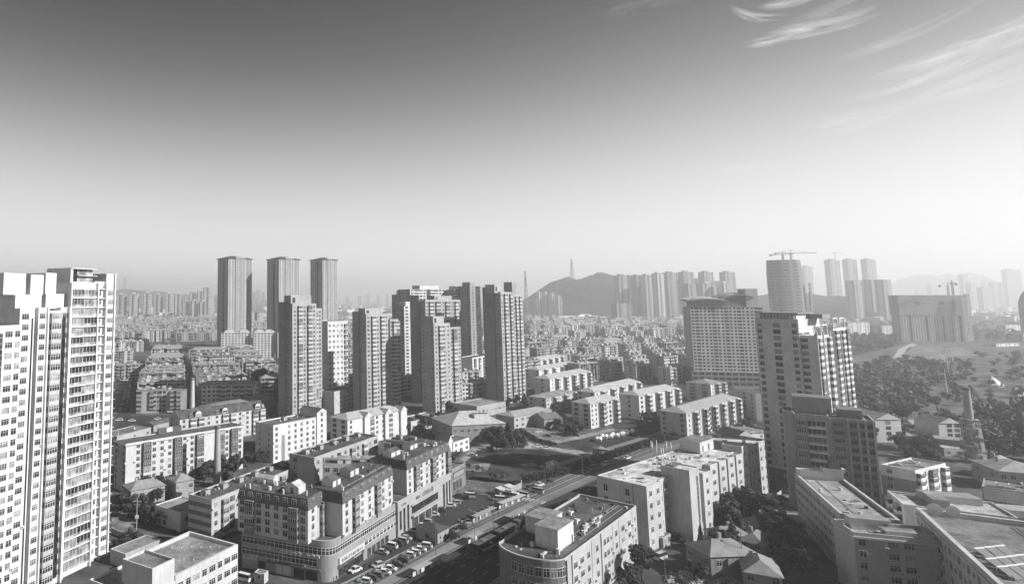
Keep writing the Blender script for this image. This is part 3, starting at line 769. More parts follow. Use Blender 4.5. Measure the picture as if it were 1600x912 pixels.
b = MB(); b.box(2, 2, 22.6, 2.5, 2.5, 24, mt('w0.6')); b.box(7, 3, 22.6, 7.5, 3.5, 24, mt('w0.6')); clutter(B, 1.5, 1.5, B.W-2, 10, 22.61, 24, 23, 1); b.build('chimney_stack', B.root); B.done()
# link wing between the corner flats and the middle flats
B = flats('apartment_block', 'recessed link flats with white framed bays beside the corner flats', (497, 775), (519, 762), 22.0, 8, 'bb', '', ''); B.done()
# furniture hall front
HZ = 10.8
B = Bld('shopping_hall', 'grey framed shop hall with tall dark windows and dark lettering on its parapet', (621.5, 788), (705, 741.5), HZ, 20, 'w0.34', 'r0.12', ac=0, L=None)
W = B.W; B.vol(0, 0, W, 20, 0, HZ, par=.8, pw=.4)
b = MB(); 
for x0, x1, z0, z1 in ((1.2, 2.6, 2.2, 8.3), (4, 5.4, 1, 8.6), (7, 8.4, 1, 8.9), (10.4, W-13.0, 5.0, 7.6), (W-8.3, W-6.6, .3, 9), (W-5.4, W-3.9, .3, 9.2), (W-2.6, W-1.2, .3, 9.3)): b.box(x0, -.05, z0, x1, -.004, z1, mt('g0.03'))
b.build('tall_window', B.root)
b = MB()
for i in range(4): x = 10.6+i*(W-23.8)/4; b.box(x, -.05, .2, x+(W-23.8)/4-.6, -.004, 4.0, mt('g0.05'))
b.build('shop_front', B.root)
b = MB(); b.box(10, -1.0, 4.15, W-12.6, -.01, 4.7, mt('w0.40')); b.box(10, -.5, 7.8, W-12.6, -.01, 8.2, mt('w0.36')); b.build('canopy', B.root)
glyphs(B, 4, 13.5, 17.5, 9.1, 10.1, -.02, seed=21); glyphs(B, 6, 19.5, 28.5, 8.9, 10.5, -.02, seed=22); glyphs(B, 4, 2.6, 6.4, 9.6, 10.3, -.02, seed=23); B.done()
B = Bld('shop', 'small dark fronted shop with a picture sign at the end of the furniture hall', (706, 736), (727, 725), 8.5, 9, 'w0.22', 'r0.15', cat='shop', ac=0)
B.vol(0, 0, B.W, 9, 0, 8.5, 1, par=.6, pw=.3); b = MB(); b.box(1, -.12, 5.0, B.W-1, -.004, 7.6, mt('q0.08')); so = b.build('sign_board', B.root); b = MB(); b.box(1.5, -.18, 5.4, B.W-2, -.121, 7.2, mt('q0.30')); b.build('sign_panel', so)
b = MB(); [b.box(1+i*3.2, -.06, .3, 3.4+i*3.2, -.004, 3.8, mt('g0.05')) for i in range(3)]; b.build('shop_front', B.root); B.done()
B = Bld('house', 'white gabled building with arched gable behind the furniture hall', (708, 692), (733, 684), 6, 9, 'w0.65', 'r0.15', cat='house', ac=0)
B.vol(0, 0, B.W, 9, 0, 6, 2, Fr='wvv', par=.3); B.vol(-4.5, .5, -.01, 8, 0, 7, 0, roof='gable', rh=2.8); B.done()

# --- slabs behind the podium
def apt(name, label, p0, p1, z, D, Fr, nf, Lf='', Rt='', wall='w0.45', roof='r0.10', par='w0.40', base=.6, roofk='flat', rh=3, cat='apartment block', ac=.2, group=None, fit=None, huts=0, heat=0, world=False, rim='w0.35', cornice=0, parh=.6, gl=None):
    B = Bld(name, label, p0, p1, z, D, wall, roof, cat, group, world, par, ac=ac, gl=gl)
    B.vol(0, 0, B.W, D, 0, z, nf, Fr=Fr, Lf=Lf, Rt=Rt, base=base, roof=roofk, rh=rh, fit=fit, rf=rim, cornice=cornice, par=parh)
    b = MB(); r = random.Random(hash(label) % 1000 if False else len(label)*7)
    for i in range(huts):
        x = B.W*(i+.5)/huts; b = MB(); b.box(x-1.2, D*.55, z, x+1.2, D*.55+2.2, z+1.6, mt('w0.35'), mt('r0.20')); b.build('roof_hatch', B.root)
    if roofk == 'flat' and huts:
        b = MB()
        for i in range(int(B.W/2.2)):
            x = r.uniform(1, B.W-1.5); y = r.uniform(D*.5, D-1); b.box(x, y, z+.01, x+r.uniform(.3, 1.1), y+r.uniform(.3, .8), z+r.uniform(.3, .9), mt(r.choice(('w0.20', 'w0.45', 'w0.08'))))
        b.build('roof_clutter', B.root)['kind'] = 'stuff'
    return B
apt('apartment_block', 'long dark roofed slab with a blank dark end wall behind the corner flats', (491, 717), (591, 682), 18.5, 12, 'wbwawbwbwa', 6, 'w.', wall='w0.38', huts=5, rim='w0.55').done()
B = apt('apartment_block', 'short flats with curved dark balcony in the inner courtyard', (505, 726), (600, 728), 19.0, 9, 'wwaww.b', 6, 'w', wall='w0.45', huts=0); attic_hut(B, B.W*.35, 4, 19, 5, 3, 2.6, 'q0.7', 'r0.3'); attic_hut(B, B.W*.75, 5, 19, 6, 3, 2.6, 'q0.7', 'r0.3'); B.done()
apt('apartment_block', 'flats with dark attic windows facing the inner courtyard', (603, 688), (648, 694), 18.8, 10, 'bwwabw', 6, 'w', wall='w0.42', huts=2).done()
B = apt('apartment_block', 'low slab with striped grey and white end wall beside the white shop', (331, 783), (474, 727), 12.8, 10.5, 'wbawbwabwbwaw', 4, '', wall='w0.42', huts=6, rim='w0.45', base=.8, ac=.4)
b = MB()
for k in range(4): b.box(-.06, .1, 1.5+k*2.9, -.004, 10.4, 2.9+k*2.9, mt('w0.20')); b.box(-.055, .1, 2.95+k*2.9, -.004, 10.4, 4.3+k*2.9, mt('w0.55'))
b.build('painted_band', B.root); B.done()
B = Bld('shop', 'white two storey shop with dark lettering on its end wall by the street', (242, 789), (282, 801), 6.2, 13, 'w0.66', 'r0.30', cat='shop', ac=0)
B.vol(0, 0, B.W, 13, 0, 6.2, 1, Rt='vv', base=2, par=.25); glyphs(B, 6, 1.4, 5.6, 4.3, 5.2, -.02, seed=31); glyphs(B, 8, 1.0, 7.0, 3.0, 3.9, -.02, seed=32)
b = MB(); b.box(2, -.06, .1, 3.4, -.004, 2.4, mt('q0.08')); b.box(4.5, -.06, .6, 6, -.004, 2.2, mt('g0.05')); b.build('shop_front', B.root); B.done()
B = Bld('shed', 'flat grey roofed depot above the left end of the long slab', (183, 682), (236, 668), 4.5, 13, 'w0.40', 'r0.20', cat='shed'); B.vol(0, 0, B.W, 13, 0, 4.5, 1, Fr='w.w.w', base=.5, par=.3); clutter(B, 1, 1, B.W-1, 12, 4.51, 10, 31, 0); B.done()
B = Bld('shed', 'low dark roofed depot beside the dormered slab', (240, 664), (276, 655), 4, 9, 'w0.34', 'r0.12', cat='shed'); B.vol(0, 0, B.W, 9, 0, 4, 1, Fr='w.w', base=.5, roof='gable', rh=1.6); B.done()
def house(label, p0, p1, z, D, wall='w0.33', roof='t0.30', rh=2.2, Fr='w.w', Lf='', Rt='w', nf=2, world=False, name='house', gable=False, chimney=True, group=None):
    B = Bld(name, label, p0, p1, z, D, wall, roof, 'house', group, world, ac=0); B.vol(0, 0, B.W, D, 0, z, nf, Fr=Fr, Lf=Lf, Rt=Rt, base=.3, roof='gable' if gable else 'hip', rh=rh)
    if chimney: b = MB(); x = B.W*.25; b.box(x, D*.55, z, x+.8, D*.55+.8, z+rh+.9, mt('w0.35')); b.build('chimney', B.root)
    return B.done()
house('old hipped roof house with pale tiles beside the street below the long slab', (205, 766), (258, 757), 6, 9, Lf='ww')
house('square old house with pale hipped roof beside the slim brick chimney', (275, 753), (303, 748), 7.5, 8.5, Lf='w')
# --- long slab at the left with coloured balconies
B = apt('apartment_block', 'long seven storey slab of white and dark balcony bays behind the slim chimney', (197, 694), (380, 665), 19.5, 10.5, '.wBwwwBwwB..BwBw', 7, 'w.w', wall='w0.54', par='w0.16', huts=0, roof='r0.12', rim='w0.16', parh=.3, cornice=.5)
b = MB(); b.box(20, 9, 19.5, 32, 10, 22, mt('w0.10')); b.box(24, 8.6, 20, 27, 8.99, 22, mt('q0.6')); b.build('roof_billboard', B.root)
B.done()
def chimney_stack(px, py, h, r0, r1, label, m='w0.36'):
    g = gp(px, py); t = empty('chimney', (g.x, g.y, 0)); tag(t, label, 'chimney')
    b = MB(); b.cyl(0, 0, 0, h, r0, r1, 20, mt(m), cap=False); b.build('shaft', t); b = MB(); b.cyl(0, 0, h-1.2, h-.5, r1+.25, r1+.25, 20, mt('w0.15')); b.cyl(0, 0, h-.5, h-.1, r1+.12, r1+.12, 20, mt('w0.22')); b.build('cap', t)
    return t
chimney_stack(339, 757, 25, 1.75, 1.15, 'tapering factory chimney rising in front of the long white slab')
chimney_stack(300, 648, 25, 1.9, 1.3, 'pale slim chimney standing at the gap between rows of walk-ups', 'w0.55')
# --- white blocks
B = apt('apartment_block', 'bright white block with narrow windows in its end wall and one dark stair strip', (427, 666), (494, 653), 17.5, 13, 'w.wwwww', 6, 'nn', wall='w0.60', roof='r0.14', huts=1, ac=.1, rim='w0.25'); 
B.strip(B.W*.22, -.005, 0, .2, 12.5, 2.2, 'w0.25'); B.vol(B.W+.01, -.6, B.W+7.5, 12, 0, 20.5, 7, Fr='w', par=.8, base=.6, roof='gable', rh=1.8); B.done()
B = apt('apartment_block', 'white block with gabled pale roof bays in front of the second tower', (543, 656), (631, 640), 14.5, 13, 'w.wBwwB.w', 5, 'aa', wall='w0.60', par='w0.50', roof='t0.42', roofk='hip', rh=2.6, ac=.1)
for t in (.32, .68, .97):
    b = MB(); b.roofhip(B.W*t-3, -1.4, B.W*t+3, 5, 14.6, 2.4, mt('t0.42'), .2, True, mt('w0.6')); b.box(B.W*t-2.8, -1.2, .3, B.W*t+2.8, -.01, 14.55, mt('w0.62')); b.build('gabled_bay', B.root)
B.done()
B = apt('apartment_block', 'slab with arched white attic dormers on a dark pitched roof', (281, 655), (415, 637), 14.5, 12, 'wBBwwBBwwBB', 5, 'w.', wall='w0.50', par='w0.60', roof='r0.10', roofk='gable', rh=4, ac=.1)
for t in (.12, .2, .42, .5, .66, .9, .97):
    if t in (.2, .5, .9): B.item('D', B.W*t, .3, 14.8, 0)
    else: B.item('w', B.W*t, .4, 14.2, 0)
B.done()
B = apt('hall', 'low dark hall with ridged pale roof beside the first tower', (352, 642), (432, 622), 9, 26, 'v.v.v', 1, '', wall='w0.20', roof='t0.25', cat='hall', roofk='gable', rh=2.2, base=4)
B.done()

# --- round fronted hotel by the boulevard
HZ = 14.9
B = Bld('office_building', 'round fronted five storey block with two roof boxes in the bottom middle', (886, 874), (994, 793), HZ, 17, 'w0.42', 'r0.10', ac=0)
W = B.W; rr = 8.6
lp = B.loc(812, 850, HZ); ly = lp[1]; lx0 = lp[0]
Dp = 17.0; RB = 6.2
arc = [(0, 0)]
for i in range(13):
    t = math.pi*(1.5-i/12*.92)
    arc.append((-1.2+RB*math.cos(t), Dp/2+(Dp/2)*math.sin(t)))
arc = [(0, 0), (-1.2, 0)]+[a for a in arc[2:]]
out = [(W, 0), (W, Dp), (2, Dp)]+arc[:0:-1]+[(0, 0)]
out = out[::-1]; out = [(0, 0), (W, 0), (W, Dp)]+list(reversed(arc[1:]))
B.wall.prism([(0, 0), (W, 0), (W, Dp), (0, Dp)], 0, HZ, B.wm)
curve = list(reversed(arc[1:]))            # from the back round to the front
for i in range(len(curve)-1):
    p, q = curve[i], curve[i+1]; B.wall.face([(*p, 0), (*q, 0), (*q, HZ+.5), (*p, HZ+.5)], mt('w0.16'))
allr = [(W, 0), (W, Dp)]+curve+[(0, 0)]
B.roof.face([(*p, HZ+.02) for p in allr][::-1][::-1], B.rm)
c0 = Vector((W*.4, Dp/2))
for i in range(len(allr)):
    p, q = allr[i], allr[(i+1) % len(allr)]; pi, qi = [tuple(Vector(a)+(c0-Vector(a)).normalized()*.35) for a in (p, q)]
    B.wall.face([(*p, HZ), (*q, HZ), (*q, HZ+.8), (*p, HZ+.8)], mt('w0.45')); B.wall.face([(*p, HZ+.8), (*q, HZ+.8), (*qi, HZ+.8), (*pi, HZ+.8)], mt('w0.6')); B.wall.face([(*qi, HZ+.03), (*pi, HZ+.03), (*pi, HZ+.8), (*qi, HZ+.8)], mt('w0.4'))
for i in range(4, len(curve)-1):
    p, q = curve[i], curve[i+1]
    for k in range(4): B.item('t' if k == 3 else 'w', (p[0]+q[0])/2, (p[1]+q[1])/2, .6+k*3.4, math.atan2(q[1]-p[1], q[0]-p[0]))
B.ac = .45
B.face(3, 0, W*.30, 0, .6, 3.3, 4, 'vvw'); B.face(W*.33, 0, W*.42, 0, .6, 3.3, 4, 'w'); B.face(W*.46, 0, W*.6, 0, .6, 3.3, 4, 'wwn'); B.face(W*.61, 0, W*.7, 0, .6, 3.3, 4, 'w'); B.face(W*.71, 0, W*.92, 0, .6, 3.3, 4, 'vv'); B.face(W*.93, 0, W, 0, .6, 3.3, 4, 'n')
b = MB()
for x in (3, W*.43, W*.3, W*.6, W*.7, W*.92): b.box(x-.3 if x == W*.43 or x == 3 else x-.06, -.3 if x in (3, W*.43) else -.1, 0, x+.3 if x in (3, W*.43) else x+.06, -.004, HZ+.4, mt('w0.45'))
b.build('drain_pipe', B.root)
pbox(B, 'penthouse', 3.5, 3.5, 14, 9.5, HZ+.03, HZ+5.2, 'w0.62', 'r0.25'); pbox(B, 'penthouse', 12.0, 9.6, 22, 16.0, HZ+.03, HZ+4.2, 'w0.62', 'r0.25')
b = MB(); r = random.Random(4)
for (x, y) in ((24, 4), (26, 5), (21, 3.5), (30, 3), (33, 5), (36, 4.5), (28, 8), (34, 12), (2, 3), (-3, 5)):
    b.cyl(x, y, HZ+.03, HZ+r.uniform(.7, 1.6), .5, .5, 8, mt('q0.65')); b.box(x+.8, y-.2, HZ+.5, x+2.6, y+.3, HZ+.9, mt('q0.6'))
b.build('water_tank', B.root); clutter(B, 15, 1.5, W-1.5, 15, HZ+.04, 26, 3, 3); clutter(B, -3, 2, 3, 13, HZ+.04, 6, 8, 0); B.done()
heaters_on(B, [(24.5, 14.5), (27, 14.5)], HZ+.03, 'dusty solar heater at the far edge of the round fronted roof')

# --- hospital like slab complex with pale worn roof
HZ = 19.8
B = Bld('office_building', 'long pale complex with worn white roof, stepped bays and aerial masts', (1010, 761), (1198, 691), HZ, 17, 'w0.46', 'p0.50', ac=.05)
hs = B; q = gp(934, 743, HZ)-gp(1010, 761, HZ); Dp = q.length
W = B.W; u = W/100
B.vol(0, 1.5, 82*u, Dp, 0, HZ, 0, par=.35, pw=.35)
def bay(x0, x1, pr, pat, z=HZ-.01, y1=1.49, nf=5, m=None): B.vol(x0*u, -pr, x1*u, y1, 0, z, nf if pat else 0, Fr=pat, base=1.0, par=.35, pw=.3, wall=m)
bay(0, 9.6, 0, 'ww'); bay(9.62, 17, -1.2, 'ww', y1=1.495)
bay(17.02, 24, 5.5, '', HZ+3.2, 3.5); B.strip(22.3*u, -5.505, 0, 1, HZ+1, 1.2, 'g0.12'); b = MB()
for k in range(9): b.box(23.4*u, -5.7, 1.5+k*2.2, 24.2*u, -5.51, 2.9+k*2.2, mt('q0.55'))
bay(24.02, 29, -.3, 'v'); B.strip(26.5*u, .295, 0, 1, HZ-1, 2.0, 'g0.05')
bay(29.02, 35, 4.5, 'w'); bay(35.02, 42, -.8, '', m='w0.36'); B.strip(38*u, .795, 0, 1, HZ-1, 3.6, 'g0.03')
for i in range(4): bay(42.04+i*7.5, 48+i*7.5, 1.6, 'v'); bay(48.02+i*7.5, 49.5+i*7.5, -.4, '', m='w0.22')
bay(72.06, 78, .9, 'w', HZ+2.2, 6); bay(78.02, 81.9, -1.2, '', m='w0.3', y1=1.496)
B.vol(82.02*u, 0, W, Dp, 0, HZ+.8, 5, Fr='wwww', base=1, par=.5)
for y, z in ((Dp*.82, 15), (Dp*.82, 11.2), (Dp*.38, 15), (Dp*.38, 11.2)): B.item('t', 0, y, z, -math.pi/2)
b = MB(); b.box(58*u, 8, HZ+.4, 70*u, Dp-1, HZ+4.2, mt('w0.55'), mt('r0.22')); b.box(57.6*u, 7.7, HZ+4.21, 70.4*u, Dp-.7, HZ+4.6, mt('w0.55'), mt('r0.22')); o = b.build('penthouse', B.root)
d = MB(); d.box(60*u, 7.94, HZ+.6, 60*u+1, 7.995, HZ+2.8, mt('q0.1')); d.box(65*u, 7.94, HZ+.6, 65*u+1.2, 7.995, HZ+3, mt('q0.1')); d.build('roof_door', o)
b = MB(); b.box(-.14, Dp*.26, 0, -.004, Dp*.27, HZ, mt('w0.2')); b.build('drain_pipe', B.root)
clutter(B, 2, 3, 17*u, Dp-1, HZ+.01, 10, 5, 2); clutter(B, 25*u, 4, 57*u, Dp-1, HZ+.01, 34, 6, 3); clutter(B, 83*u, 2, W-1, Dp-1, HZ+.81, 10, 7, 1)
B.done()
def lattice(b, h, w0, w1, n, m, x=0, y=0, z=0, t=.12):
    P = lambda k, s: [(x+a*(w0+(w1-w0)*k/n)/2, y+c*(w0+(w1-w0)*k/n)/2, z+h*k/n) for a, c in ((-1, -1), (1, -1), (1, 1), (-1, 1))][s]
    for s in range(4): b.beam(P(0, s), P(n, s), t, m)
    for k in range(n):
        for s in range(4): b.beam(P(k, s), P(k+1, (s+1) % 4), t*.7, m); b.beam(P(k+1, s), P(k+1, (s+1) % 4), t*.7, m)
x, y = B.w2(20.5*u, 1)
t = empty('antenna_cluster', (x, y, HZ+3.5), B.rz); tag(t, 'cluster of thin mobile aerial masts on the pale worn roof', 'aerial')
b = MB(); r = random.Random(2)
for i in range(9):
    a, c = r.uniform(-3.5, 3.5), r.uniform(-2, 7); h = r.uniform(4.5, 8.5); b.cyl(a, c, 0 if abs(a) < 3.2 and c < 3 else -3.3, h, .06, .05, 5, mt('m0.45')) ; b.box(a-.14, c-.1, h-1.9, a+.14, c+.1, h, mt('q0.65'))
b.build('mast', t); b = MB(); 
for i in range(4): b.box(-3.3, -1+i*1.1, .1, 3.3, -.95+i*1.1, .25, mt('m0.30'))
b.box(-3, -1.5, 0, 3, 1, .5, mt('q0.10')); b.build('rail', t)
# small things at its foot
def shed(label, px, py, w, d, h, rz, m='w0.35', rm='t0.30', cat='shed', roof='hip', rh=1.2):
    g = gp(px, py); B = Bld('shed', label, (g.x, g.y), (g.x+w*math.cos(rz), g.y+w*math.sin(rz)), 0, d, m, rm, cat, world=True, ac=0)
    B.vol(0, 0, w, d, 0, h, 1, Fr='nw' if w > 4 else 'n', base=.2, roof=roof, rh=rh, par=.15); return B.done()
GZ = rad(38)
shed('small boxy hut beside the foot of the pale complex', 1037, 856, 6, 5, 3, GZ, roof='flat', rm='r0.25')
shed('low annexe with a long window under the pale complex', 1094, 838, 12, 7, 4, GZ, roof='flat', rm='t0.35')
g = gp(1061, 845); dish(g.x, g.y, 0, .6, 'white satellite dish on the ground near the boxy hut', 1.5)
house('large old hipped house in the middle of the bottom gardens', (1071, 848), (1110, 869), 7, 15, wall='w0.22', roof='t0.26', rh=3, Fr='w.w', Rt='w.w')
house('old house wing with low tiled roof behind the large hipped house', (1104, 826), (1122, 836), 6, 10, wall='w0.22', roof='t0.24', rh=2, Fr='w', Rt='w')
house('old tiled house under the trees nearest the complex', (1157, 812), (1186, 822), 5, 13, wall='w0.24', roof='t0.17', rh=2.4, Fr='w.w', Rt='ww')
house('old tiled house with lean-to beside the garden path', (1152, 842), (1194, 852), 5, 11, wall='w0.26', roof='t0.21', rh=2.2, Fr='ww', Rt='w')
house('old mossy hipped house at the bottom edge', (1163, 892), (1222, 902), 6, 13, wall='w0.26', roof='t0.26', rh=2.6, Fr='w.w', Rt='w')
shed('flat roofed outbuilding with dark parapet between the old houses', 1188, 872, 12, 7, 4, rad(-22), roof='flat', rm='r0.15')
shed('flat pale roofed garage by the yard behind the gardens', 1207, 826, 14, 9, 3, rad(-12), roof='flat', rm='r0.30')
shed('glass roofed shelter among the trees by the pale complex', 1186, 806, 11, 5, 3, GZ, roof='flat', rm='q0.45')
shed('low pale roofed shelter next to the glass roofed one', 1199, 797, 10, 4, 3, GZ, roof='flat', rm='q0.40')
# heaps of pale rubble in the gardens
for lab, px, py, rx, ry in (('pale heap of rubble left of the lane at the bottom edge', 1070, 905, 7, 5), ('pale heap of rubble in front of the large hipped house', 1132, 905, 9, 4), ('pale heap of scrap beside the L shaped building', 1243, 870, 5, 4)):
    g = gp(px, py); r = random.Random(px); b = MB()
    for i in range(150):
        a = r.uniform(0, 6.28); q = math.sqrt(r.random()); x, y = q*rx*math.cos(a), q*ry*math.sin(a); s = r.uniform(.2, .7); h = 1.5*(1-q)+.2
        M_ = Matrix.Translation((x, y, h*r.random())) @ Matrix.Rotation(r.uniform(0, 3), 4, Vector((r.random(), r.random(), 1)).normalized())
        c = MB(); c.box(-s, -s*.7, -.12, s, s*.7, .15, mt(r.choice(('w0.62', 'w0.45', 'w0.30')))); b.add(c, M_)
    o = b.build('rubble_heap', None, (g.x, g.y, 0), .7); tag(o, lab, 'rubble', kind='stuff')

# --- tall tower right of centre with bright flank
ra = rad(90-145)
g0 = Vector((206, 285)); d1 = Vector((math.cos(ra), math.sin(ra)))
B = Bld('apartment_tower', 'tall grey tower with white balconied right flank and stepped roof', g0, g0+d1*21, 0, 38, 'w0.62', 'r0.12', cat='tower block', world=True, par='w0.60', ac=.1)
H3 = 70.0
B.vol(0, 0, 15.5, 26, 8, H3, 22, Fr='w.a.w', base=.6, par=1.2); B.vol(15.51, .9, 21, 17, 8, H3-6, 20, Fr='v.', base=.6, par=.6, bk='')
B.vol(-.3, -.3, 21.3, 22, 0, 8, 2, Fr='w.v.w.v', base=.5, par=.3, wall='w0.14')
B.face(21, .9, 21, 17, 8.6, (H3-6-8.9)/20, 20, 'bwwb', 'w0.75')
B.vol(15.5, 17.01, 19.5, 21, 8, H3-7, par=.3, wall='w0.20'); B.vol(8, 21.01, 21.5, 38, 8, H3-3.5, 22, Rt='bwwbwb', base=.6, par=.6, parp='w0.75', wall='w0.75')
b = MB(); b.box(1, 1.5, H3, 14.5, 18, H3+3.4, mt('w0.60'))
for i in range(12): b.box(.3+i*1.22, .2, H3+1.2, .75+i*1.22, .7, H3+3.2, mt('w0.60'))
b.box(.1, .1, H3+3.41, 15.6, 19, H3+3.9, mt('w0.30')); b.box(11, 14, H3+1.5, 20, 24, H3+3.2, mt('w0.30')); b.build('roof_pergola', B.root)
for y0 in (1.2, 9, 21.5, 30):
    b = MB(); zt = H3-6 if y0 < 15 else H3-3.5; xx = 20.6 if y0 < 15 else 21.1
    b.box(xx, y0, zt+.61, xx+.35, y0+.5, zt+4.6, mt('w0.62')); b.box(xx, y0+6, zt+.61, xx+.35, y0+6.5, zt+4.6, mt('w0.62')); b.box(xx, y0, zt+4.601, xx+.35, y0+6.5, zt+5.1, mt('w0.62')); b.build('roof_frame', B.root)
b = MB()
for y0 in (.9, 8.8, 16.9, 21.1, 29, 37.8): x = 21 if y0 < 17 else 21.5; b.box(x+.005, y0-.25, 8, x+.5, y0+.2, H3-4, mt('w0.66'))
b.build('pier', B.root)
B.done()
# --- darker glazed tower in front of it
H4 = 34.3
B = Bld('apartment_tower', 'dark thirteen storey tower with curved glazed bays behind the L shaped building', (217-13.2*.82, 243+13.2*.57), (217, 243), H4, 15, 'w0.24', 'r0.20', cat='tower block', world=True, ac=.05, par='w0.40', gl=(0, 1, 2, 3))
W = B.W; nf = 11; 
B.vol(0, 0, W, 14, 0, H4, 0, par=.7, wall='w0.28'); B.face(0, 0, W*.42, 0, .8, 3.02, nf, 'V'); B.face(W*.42, 0, W, 0, .8, 3.02, nf, 'aaa')
b = MB()
for t in (.02, .42, .64, .8, .97): b.box(W*t-.3, -.9, 0, W*t+.3, -.01, H4+.3, mt('w0.34'))
b.build('pier', B.root)
B.vol(-10.5, -2.5, -.02, 13, 0, H4+1.0, 0, par=.5, wall='w0.32')
B.face(-10.5, -2.5, -7.4, -2.5, .8, 3.02, nf+0, 'n'); 
for k in range(nf): B.item('G', -3.9, -2.51, .8+k*3.02, 0, 'w0.4'); B.item('b', -8.6, -2.51, .8+k*3.02, 0, 'w0.34')
B.vol(-13.5, -1, -10.52, 12, 0, H4+1.8, par=.2, wall='w0.36')
pbox(B, 'penthouse', -10, 3, 1.5, 12, H4+1, H4+7.2, 'w0.30', 'r0.22'); pbox(B, 'penthouse', 3.5, 3, W-3, 11, H4+.02, H4+3.5, 'w0.20', 'r0.2'); B.done()
apt('apartment_block', 'small block with dark top band and bright windowed flank behind the dark tower', (1317, 645), (1336, 641), 27, 16, '.', 8, Rt='www', wall='w0.45', rim='w0.3').done()

# --- L shaped building at bottom right: hostel wing, front wing, and big roof wing
HZ = 16.3
B = Bld('office_building', 'grey L shaped building with long windowed wing and pale flat roof at bottom right', (1334, 836), (1460, 848), HZ, 12, 'b0.46', 'r0.34', ac=.3)
W = B.W
A1 = B.loc(1242, 744, HZ); A2 = B.loc(1313, 808, HZ)
B.vol(0, 0, W+3, 11.5, 0, HZ, 5, Fr='w.vv.w', base=1.2, par=.9, pw=.5, cornice=.35, rf='w0.45')
pbox(B, 'penthouse', 2, 6, 11, 9.6, HZ+.02, HZ+2.8, 'w0.58', 't0.30'); b = MB(); b.box(W*.45, 1.5, HZ+.02, W*1.05, 5.5, HZ+1.6, mt('w0.55'), mt('r0.28')); b.build('skylight_box', B.root); clutter(B, 1, 1.2, W, 5, HZ+.01, 12, 12, 1)
# wing towards the back left, skewed to the front
wa, wb = Vector(A2), Vector(A1); dv = (wb-wa); Lw = dv.length; dv.normalize(); nn = Vector((dv.y, -dv.x)); 
B.done()
wd = 13.5
p_w0 = B.w2(*A1); p_w1 = B.w2(*A2)
B = Bld('office_building', 'long narrow wing with rows of small framed windows joined to the L shaped building', p_w0, p_w1, 0, wd, 'b0.50', 'r0.34', world=True, ac=.0)
clutter(B, 5, 1.5, B.W-2, wd-1.5, HZ+.31, 16, 13, 2); B.vol(0, 0, B.W, wd, 0, HZ+.3, 5, Fr='nwnwnwnwnwnw', base=1.2, par=.9, pw=.7, fit=2.3, rf='w0.55')
b = MB(); b.box(.3, .3, HZ+.3, 3, wd-.3, HZ+3.3, mt('w0.60')); b.box(.2, wd*.55, HZ+3.31, 3.2, wd+.2, HZ+4.6, mt('w0.60')); b.build('parapet_gable', B.root)
b = MB(); b.cyl(0, 0, 0, 5, 2.6, .05, 4, mt('t0.08')); b.build('pyramid_roof', B.root, (1.6, wd-2.6, HZ+4.61), rad(45)); B.done()
B = Bld('office_building', 'large building with wide flat grey roof and thick white parapet at the bottom right corner', gp(1431, 799, 19), gp(1552, 913, 19), 0, 34, 'b0.52', 'r0.20', world=True, ac=.05)
B.o = gp(1431, 799, 19)
W = B.W; Wx = W+26
B.vol(0, 0, Wx, 26, 0, 19, 5, Fr='tntn', base=1.5, par=1.3, pw=1.0, cornice=.4, fit=3.2, rf='w0.55')
bigroof = B; clutter(B, 4, 3, Wx-3, 24, 19.01, 22, 9, 3); B.done()
dish(*B.w2(3, 3.5), 19, -1.0, 'white satellite dish at the corner of the wide grey roof', 1.7); dish(*B.w2(1.5, 7.5), 19, -1.0, 'larger satellite dish nearer the white parapet corner', 1.5)
for row, cells in enumerate((((1541, 871), (1557, 869), (1573, 867)), ((1560, 888), (1576, 886), (1592, 884), (1607, 882)), ((1578, 901), (1594, 899), (1610, 897), (1625, 895)))):
    for c, (px, py) in enumerate(cells):
        g = gp(px, py, 19); h_ = heater(g.x, g.y, 19.02, rad(8), ORD[c]+' heater of the '+ORD[row]+' row in the panel bank on the wide grey roof', 'bank of solar heaters on the wide grey roof', 1.9); h_.scale = (1.35, 1.7, 1.25)
# --- houses and blocks at the right
B = apt('apartment_block', 'white topped block with white balcony bays and roof solar heaters beside the dark tower', (1376, 727), (1430, 737), 15, 25, 'w.', 5, Rt='BwBwB', wall='w0.62', par='w0.75', roof='r0.22', rim='w0.6', ac=0)
b = MB(); b.box(-.1, -.06, 0, B.W+.1, -.004, 11.6, mt('w0.25')); b.build('lower_wall', B.root); B.done()
heaters_on(B, [(4, 16), (8, 12), (3, 7)], 15.02, 'slanting solar heater on the white topped block', .5, 2.2)
B = apt('office_building', 'low white building with stepped glazed balconies and decked roof terraces', (1386, 768), (1412, 790), 13, 26, 'BB', 4, wall='w0.66', roof='r0.45', par='w0.70', Lf='BBBB', rim='w0.7', ac=0)
b = MB(); b.box(B.W*.2, 8, 13.02, B.W*.8, 12, 15.4, mt('w0.35'), mt('r0.3')); b.build('penthouse', B.root); B.done()
B = apt('office_building', 'pale roof wing with curved white parapet behind the wide grey roof', (1418, 795), (1540, 806), 11.5, 14, 'w.w.w.w', 4, wall='w0.60', roof='r0.42', rim='w0.7', ac=0)
b = MB(); b.box(8, 6, 11.52, 22, 13, 15.2, mt('w0.50'), mt('t0.30')); b.box(26, 2, 11.52, 38, 9, 13.6, mt('w0.4'), mt('t0.40')); b.build('penthouse', B.root); B.done()
B = apt('apartment_block', 'grey and white block with rows of solar heaters at the right edge', (1534, 762), (1640, 778), 14, 17, '..w..w..', 5, Lf='w', wall='w0.30', roof='r0.20', rim='w0.3', ac=0)
b = MB(); b.box(.3, -.07, 10.4, B.W, -.004, 14.3, mt('w0.66')); b.build('painted_band', B.root); B.done()
